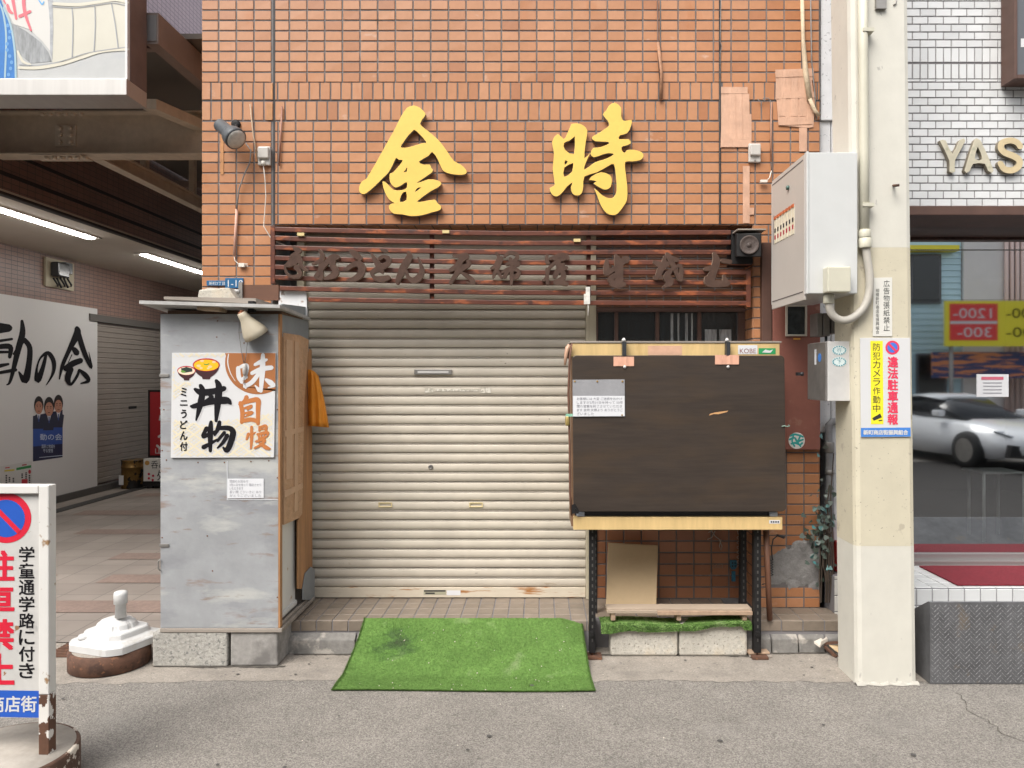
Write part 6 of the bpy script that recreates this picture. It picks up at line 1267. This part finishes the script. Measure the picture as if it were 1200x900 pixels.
b = B(); brush(b, [[(305, 0, 10), (330, 35, 12), (345, 15, 10)]], lambda x, y, d: q(x, y, d + .0030)); sg.part('blue_letter_paint', b, M('faded_blue', (.13, .36, .62), .5), fc)
# steel framework and roof over the alley
st = Thing('arcade_steel_frame', 'dull olive steel beam framework carrying the arcade roof', 'steel frame', (-3.5, 2, 3.5))
stm = M('olive_steel', (.55, .49, .39), .55, var=[(3, .12), (12, .1)])
stm2 = M('brown_beam', (.24, .195, .175), .5, var=(3, .15))
Yb1 = 1.5; zl, zu = Z(184, Yb1), Z(134, Yb1)
b = B(); b.box(-4.55, -2.2, Yb1 - .004, Yb1 + .004, zl + .010, zu - .010); b.box(-4.55, -2.2, Yb1 - .09, Yb1 + .09, zl, zl + .0095); b.box(-4.55, -2.2, Yb1 - .09, Yb1 + .09, zu - .0095, zu)
gd = st.part('cross_girder', b, stm)
stm3 = M('bolt_steel', (.62, .56, .46), .5)
b = B(); b.box(X(66, Yb1), X(90, Yb1), Yb1 - .016, Yb1 - .0045, Z(172, Yb1), Z(147, Yb1)); sp_ = st.part('splice_plate', b, stm3, gd, .002)
b = B(); b.box(X(42, Yb1), X(102, Yb1), Yb1 - .088, Yb1 + .088, zl - .012, zl - .0005); st.part('splice_plate', b, stm, gd, .002)
bolts = [(P(px, py, Yb1 - .016), (0, -1, 0)) for px in (71, 83) for py in (151, 158.5, 167)]
for k in range(6): bolts += [(P(55 + k * 9, 184, Yb1 - .06), (0, 0, -1)), (V((P(55 + k * 9, 184, Yb1).x, Yb1 - .06, zu - .0096)), (0, 0, -1))]
for c, ax3 in bolts:
    b = B(); b.lathe([(.019, -.002), (.019, .016), (.012, .024)], c, ax3, 8); st.part('bolt', b, stm3, gd)
b = B(); b.box(-2.77, -2.68, .5, 8, 4.0, 4.22); st.part('side_beam', b, stm2)
b = B(); b.box(-2.77 + .012, -2.68 - .012, .494, .4995, 4.02, 4.2); st.part('beam_end_plate', b, M('grey_plate', (.22, .22, .22), .5))
b = B(); b.box(-3.80, -3.70, 1.6, 9, 3.50, 3.515); b.box(-3.755, -3.745, 1.6, 9, 3.5155, 3.62); b.box(-3.80, -3.70, 1.6, 9, 3.6205, 3.635); st.part('lower_beam', b, stm)
for y_ in (2.4, 3.4, 4.6): 
    b = B(); b.box(-3.82, -3.76, y_, y_ + .06, 3.64, 4.2); st.part('hanger', b, stm)
for y0, y1, z0_ in ((2.8, 2.88, 3.98), (4.4, 4.48, 3.98), (.62, .68, 4.02)):
    b = B(); b.box(-4.55, -2.78, y0, y1, z0_, z0_ + .08); st.part('purlin', b, stm2)
b = B(); b.hexa([(-3.05, 1.0, 3.72), (-2.95, 1.0, 3.72), (-2.3, 3.0, 3.72), (-2.4, 3.0, 3.72), (-3.05, 1.0, 3.80), (-2.95, 1.0, 3.80), (-2.3, 3.0, 3.80), (-2.4, 3.0, 3.80)]); st.part('diagonal_brace', b, stm)
b = B(); b.box(-4.6, -2.5, .95, 13, 4.24, 4.28); st.part('roof_deck', b, M('deck_dark', (.16, .145, .125), .7))
b = B(); b.box(-4.6, -2.16, 12.9, 13, 0, 4.23); ab.part('end_wall', b, M('alley_end', (.10, .09, .08), .7))

# ---------------------------------------------------------------- white umbrella base on iron ring
c = V((-2.47, -.46, .005))
t = Thing('iron_ring', 'rusty brown round iron base lying beside the zinc cabinet', 'iron base', c)
b = B(); b.lathe([(.205, 0), (.212, .004), (.212, .10), (.205, .104)], c, n=48); t.part('rim', b, rust)
b = B(); b.lathe([(.19, .098), (.19, .1055), (.02, .108)], c, n=40); t.part('cement_fill', b, concrete)
t = Thing('umbrella_base', 'white plastic parasol base with tube socket on rusty iron base', 'parasol base', c + V((.02, .03, .11)))
b = B(); n = 72; rings = []
lay = [(.190, .111, 1, 0), (.198, .113, 1, 0), (.198, .150, 1, 0), (.192, .157, 1, 0), (.150, .172, .95, 0), (.146, .176, .9, 0), (.142, .200, .8, 0), (.137, .206, .7, 0), (.112, .209, .3, 1), (.108, .213, .2, 1), (.100, .236, .1, 1), (.082, .252, 0, 1), (.055, .262, 0, 0), (.040, .266, 0, 0)]
for r_, z_, sq, lob in lay:
    rg = []
    for j in range(n):
        a_ = 2 * math.pi * j / n; a2 = a_ + .35; cc, ss = math.cos(a2), math.sin(a2)
        k_ = 1 + (min(1 / max(abs(cc), abs(ss)), 1.20) - 1) * sq
        k_ *= 1 - .05 * lob * (math.cos(8 * a2) > .2)
        zz = z_ + (.020 * max(0, math.cos(4 * a2)) ** 10 if z_ < .1125 else 0)
        rg.append(b.bm.verts.new((c.x + .02 + r_ * k_ * math.cos(a_), c.y + .03 + r_ * k_ * math.sin(a_) * .95, zz)))
    rings.append(rg)
for p_, q_ in zip(rings, rings[1:]):
    for j in range(n): b.bm.faces.new([p_[j], p_[(j + 1) % n], q_[(j + 1) % n], q_[j]])
b.bm.faces.new(rings[-1]); b.bm.faces.new(rings[0][::-1]); t.part('foot', b, white_p, bev=.003)
b = B(); cc = c + V((.06, .0, 0)); b.lathe([(.030, .27), (.028, .345), (.036, .348), (.037, .40), (.034, .415), (.020, .42)], cc, n=24); t.part('socket_tube', b, white_p)
b = B(); b.lathe([(.030, 0), (.031, .012), (.026, .024), (.02, .026)], c + V((-.115, -.06, .165)), n=20); t.part('filler_cap', b, white_p)

# ---------------------------------------------------------------- no parking sign at far left
Yn = -1.78
ns = Thing('parking_sign', 'white framed no parking sign stand on round iron base', 'sign', P(0, 905, Yn))
def rot_pt(p): # slight turn of the sign about its right post
    return p
q = front(Yn)
mq = lambda x, y, d=0: q(x, y, d)
b = B(); b.box(X(-52, Yn), X(50, Yn), Yn, Yn + .012, Z(841, Yn), Z(578, Yn)); pn = ns.part('panel', b, dirty_s)
b = B(); b.box(X(48.5, Yn), X(60.5, Yn), Yn - .018, Yn + .03, Z(812, Yn), Z(568, Yn)); ns.part('post', b, M('worn_white_frame', (.70, .68, .64), .5, var=(6, .06), spots=[((.33, .20, .10), 12, .70, .76, (1, 1, .6)), ((.45, .41, .34), 20, .72, .78)]), bev=.004)
b = B(); b.box(X(48.5, Yn), X(60.5, Yn), Yn - .0175, Yn + .0295, Z(883, Yn), Z(812.2, Yn)); ns.part('post_foot', b, rustpaint, bev=.003)
b = B(); b.box(X(-62, Yn), X(48.2, Yn), Yn - .018, Yn + .03, Z(578, Yn), Z(568, Yn)); ns.part('top_rail', b, MATS['worn_white_frame'], bev=.004)
b = B(); b.box(X(-62, Yn), X(-52.2, Yn), Yn - .018, Yn + .03, Z(883, Yn), Z(578.3, Yn)); ns.part('post', b, MATS['worn_white_frame'], bev=.004)
b = B(); flat(b, ell(7.5, 607, 29.3, 29.3, 40), mq, .001); rc = ns.part('red_ring', b, red_p)
b = B(); flat(b, ell(7.5, 607.5, 22, 22, 40), mq, .0016); ns.part('blue_disc', b, blue_p, rc)
b = B(); b.face([mq(-10.5, 593, .0022), mq(-6.5, 589.5, .0022), mq(25, 621.5, .0022), mq(21, 625.5, .0022)]); ns.part('red_bar', b, red_p, rc)
b = B(); vtext(b, '学童通学路に付き', 31.5, 639.5, 795.5, 17.8, lambda x, y: mq(x, y, .0012), .022, .88); ns.part('black_lettering', b, ink)
b = B(); vtext(b, '駐車禁止', -3, 643, 804, 38, lambda x, y: mq(x, y, .0012), .034, .86); ns.part('red_lettering', b, red_p)
b = B(); b.face([mq(-51.5, 808, .001), mq(48, 809.5, .001), mq(48, 841, .001), mq(-51.5, 839, .001)]); bs_ = ns.part('blue_strip', b, blue_p)
b = B(); bold(b, '新町商店街', (-50, 815.5, 43, 834), lambda x, y: mq(x, y, .0018), .35); ns.part('white_lettering', b, white_s, bs_)
b = B(); cN = V((X(0, Yn), Yn + .005, .0)); b.lathe([(.268, .0), (.274, .006), (.274, .138), (.268, .145)], cN + V((0, 0, .004)), n=56); ib = ns.part('base_rim', b, M('chipped_iron', (.085, .042, .026), .75, var=(15, .35), spots=[((.56, .50, .42), 13, .60, .63)], bump=(30, .4, .005)))
b = B(); b.lathe([(.258, .138), (.258, .147), (.02, .152)], cN + V((0, 0, .004)), n=48); ns.part('cement_fill', b, M('worn_cement', (.37, .335, .29), .9, var=[(6, .18), (30, .1)], bump=(30, .3, .006)), ib)

# ================================================================ ACROSS THE STREET (mirrored in the shop glass, but for the added row)
YO = -14.0
b = B(); sid = M('blue_siding', (.50, .69, .78), .6, var=(2, .06))
ob_ = Thing('blue_sided_house', 'pale blue clapboard house across the street', 'building', (9.0, YO, 0))
z_ = 0
while z_ < 7: b.prism([(6.5, YO, z_), (6.5, YO + .03, z_), (6.5, YO + .004, z_ + .158), (6.5, YO, z_ + .158)], (4.6, 0, 0)); z_ += .16
b.box(6.5, 11.1, YO - 6, YO - .01, 0, 7); ob_.part('wall', b, sid)
for x0, z0_ in ((9.75, 3.6), (9.9, 1.0), (8.4, 3.6)):
    b = B(); b.box(x0, x0 + .8, YO + .03, YO + .08, z0_, z0_ + 1.3); wn = ob_.part('window', b, M('dark_frame', (.10, .10, .11), .5))
    b = B(); b.box(x0 + .06, x0 + .74, YO + .081, YO + .085, z0_ + .06, z0_ + 1.24); ob_.part('pane', b, glassd, wn)
b = B(); b.box(6.5, 10.9, YO + .03, YO + .3, 4.95, 5.1); ob_.part('yellow_band', b, M('yellow_band', (.80, .70, .05), .5))
gb_ = Thing('grey_rendered_building', 'plain grey rendered building with pipes across the street', 'building', (14, YO, 0))
b = B(); b.box(11.12, 20, YO - 6, YO + .1, 0, 8); gb_.part('wall', b, M('grey_render', (.70, .67, .66), .8, var=(2, .05)))
for k in range(4):
    b = B(); b.tube([(12.2 + k * .14, YO + .17, 0), (12.2 + k * .14, YO + .17, 8)], .05, 10); gb_.part('pipe', b, M('pale_pipe', (.75, .57, .52), .5))
pk = Thing('parking_price_sign', 'yellow and red parking price board across the street', 'sign', (11.2, -12.4, 0))
Yq = -12.4
b = B(); b.box(9.85, 12.6, Yq - .1, Yq, 2.42, 3.52); fa = pk.part('board', b, yel_p)
b = B(); b.box(9.93, 11.10, Yq + .0005, Yq + .006, 2.56, 3.45); rd_ = pk.part('red_field', b, M('price_red', (.75, .03, .035), .4))
g2 = lambda x, y, d=0: V((x, Yq + .008 + d, y))
def mtext(bb, s_, x0, x1, z0_, z1_): text(bb, s_, (x1, z1_, x0, z0_), lambda x, y: g2(x, y))
b = B(); mtext(b, '1200-', 10.02, 10.95, 3.1, 3.34); mtext(b, '300-', 10.12, 10.95, 2.64, 2.88); b.face([g2(9.95, 2.96), g2(11.08, 2.96), g2(11.08, 3.03), g2(9.95, 3.03)]); pk.part('white_lettering', b, white_s)
b = B(); mtext(b, '200-', 11.3, 12.1, 3.1, 3.34); mtext(b, '100-', 11.3, 12.1, 2.64, 2.88); pk.part('black_lettering', b, ink)
b = B(); b.tube([(10.0, Yq - .05, 0), (10.0, Yq - .05, 2.42)], .05, 10); pk.part('post', b, steel_d)
b = B(); b.tube([(12.4, Yq - .05, 0), (12.4, Yq - .05, 2.42)], .05, 10); pk.part('post', b, steel_d)
b = B(); b.box(9.8, 13.2, Yq - .6, Yq - .5, 1.65, 2.3); single('parking_banner', b, M('orange_navy_banner', (.03, .05, .16), .5, spots=[((.70, .25, .10), 3, .5, .52, (.3, 1, 4))]), 'navy and orange parking banner across the street', 'banner', (11.5, Yq - .55, 1.65))
b = B(); b.box(-28, 6.45, YO - 6, YO + .2, 0, 9); ow = Thing('sky_blocking_row', 'unseen beige row across the street, added to block low sky light', 'building', (-10, YO, 0)); ow.part('wall', b, M('beige_render', (.50, .46, .40), .8, var=(1, .08)))  # unseen row, added to hold back low sky light
for i in range(12):
    for zz in (1.2, 4.0, 6.6):
        b = B(); b.box(-26.5 + i * 2.7, -25.2 + i * 2.7, YO + .2005, YO + .23, zz, zz + 1.3); ow.part('window', b, glassd)
# white coupe
car = Thing('parked_car', 'white coupe parked across the street', 'car', (8.4, -9.6, 0))
CM = Matrix.Translation((8.45, -9.5, 0)) @ Matrix.Rotation(R(80), 4, 'Z')
def carpart(name, bb, m, parent=None, bev=0, smooth=False):
    bmesh.ops.transform(bb.bm, matrix=CM, verts=bb.bm.verts); return car.part(name, bb, m, parent, bev, smooth)
def loft(secs):
    b = B(); rings = []
    for x, pts in secs: rings.append([b.bm.verts.new((x, y, z)) for y, z in pts])
    for p_, q_ in zip(rings, rings[1:]):
        n = len(p_)
        for j in range(n): b.bm.faces.new([p_[j], p_[(j + 1) % n], q_[(j + 1) % n], q_[j]]).smooth = True
    b.bm.faces.new(rings[0][::-1]); b.bm.faces.new(rings[-1]); return b
def cs(w_, z0_, z1_, zt): return [(-w_ * .92, z0_), (-w_, (z0_ + z1_) / 2), (-w_ * .95, z1_), (-w_ * .6, zt), (w_ * .6, zt), (w_ * .95, z1_), (w_, (z0_ + z1_) / 2), (w_ * .92, z0_)]
white_car = M('white_car_paint', (.72, .73, .75), .2, coat=.6)
carpart('body', loft([(-2.35, cs(.7, .5, .8, .9)), (-2.2, cs(.85, .3, .85, 1.0)), (-1.4, cs(.92, .22, .88, .98)), (0, cs(.92, .2, .82, .9)), (1.2, cs(.92, .2, .78, .88)), (1.9, cs(.88, .22, .7, .78)), (2.3, cs(.75, .28, .6, .66)), (2.42, cs(.6, .35, .5, .56))]), white_car)
carpart('cabin_glass', loft([(-1.7, cs(.7, .9, .95, .97)), (-.9, cs(.72, .88, 1.15, 1.28)), (0, cs(.72, .88, 1.15, 1.31)), (.4, cs(.70, .88, 1.1, 1.24)), (1.15, cs(.68, .86, .88, .9))]), M('car_glass', (.02, .022, .025), .08))
carpart('roof', loft([(-.95, cs(.62, 1.24, 1.27, 1.30)), (-.2, cs(.64, 1.27, 1.31, 1.345)), (.35, cs(.62, 1.22, 1.25, 1.28))]), white_car)
for x in (-1.42, 1.45):
    for y in (-.86, .86):
        b = B(); s_ = 1 if y > 0 else -1; b.lathe([(.20, .12), (.33, .11), (.34, .05), (.34, -.10), (.2, -.11)], (x, y, .34), (0, s_, 0), 28); wh = carpart('wheel', b, M('tyre_black', (.02, .02, .02), .8))
        b = B(); b.lathe([(.22, .125), (.21, .11), (.05, .10), (.03, .13)], (x, y, .34), (0, s_, 0), 20); carpart('rim', b, steel_d, wh)
for y in (-.62, .62):
    b = B(); b.prism([(2.16, y - .2, .58), (2.24, y + .05, .56), (2.2, y + .15, .64), (1.95, y + .2, .70), (1.98, y - .2, .68)], (.05, 0, .02)); carpart('headlight', b, M('headlight', (.30, .32, .35), .1))
b = B(); b.prism([(2.30, -.4, .30), (2.30, .4, .30), (2.36, .25, .55), (2.36, -.25, .55)], (.10, 0, 0)); carpart('grille', b, black_m)
b = B(); b.prism([(2.44, -.17, .42), (2.44, .17, .42), (2.44, .17, .52), (2.44, -.17, .52)], (.03, 0, 0)); carpart('number_plate', b, white_s)
for y in (-.93, .93):
    b = B(); b.box(.62, .82, y - .08, y + .08, .92, 1.04); carpart('wing_mirror', b, white_car, bev=.03)
    b = B(); b.box(-.62, -.42, y - .015, y + .015, .74, .77); carpart('door_handle', b, steel_d, bev=.005)
for x in (.72, -.75):
    b = B(); b.tube([(x, -.935, .24), (x, -.935, .82)], .008, 6); carpart('door_gap', b, black_m)
b = B(); b.prism([(2.25, -.85, .28), (2.25, -.5, .26), (2.25, -.5, .46), (2.25, -.8, .50)], (.12, 0, 0)); carpart('air_intake', b, black_m)
b = B(); b.prism([(2.25, .5, .26), (2.25, .85, .28), (2.25, .8, .50), (2.25, .5, .46)], (.12, 0, 0)); carpart('air_intake', b, black_m)
# notice and stool by the glass
t = Thing('window_notice', 'small white notice taped inside the shop glass', 'notice', P(1163, 465, YGL + .01))
b = B(); q = front(YGL - .004); b.prism([q(1144.5, 438.5), q(1182, 438.5), q(1182, 465), q(1144.5, 465)], (0, .002, 0)); t.part('sheet', b, paper)
b = B(); q = front(YGL - .006); b.face([q(1150, 441.5), q(1176, 441.5), q(1176, 445), q(1150, 445)]); t.part('red_line', b, M('pale_red_print', (.60, .14, .20), .5))
b = B()
for k in range(4): b.face([q(1152, 448 + k * 4), q(1174, 448 + k * 4), q(1174, 449.2 + k * 4), q(1152, 449.2 + k * 4)])
t.part('text_lines', b, greyink)
Yt = .95
t = Thing('white_stool', 'white tubular stool standing inside the shop glass', 'stool', P(1175, 612, Yt))
zt = Z(553, Yt); zf = .40
b = B(); b.box(X(1152, Yt), X(1202, Yt), Yt, Yt + .3, zt - .02, zt); t.part('seat', b, white_p, bev=.01)
for px, dy in ((1153, 0), (1200, 0), (1160, .28), (1196, .28)):
    b = B(); b.tube([(X(px, Yt), Yt + dy, zf), (X(px, Yt), Yt + dy, zt - .02)], .012, 8); t.part('leg', b, white_p)
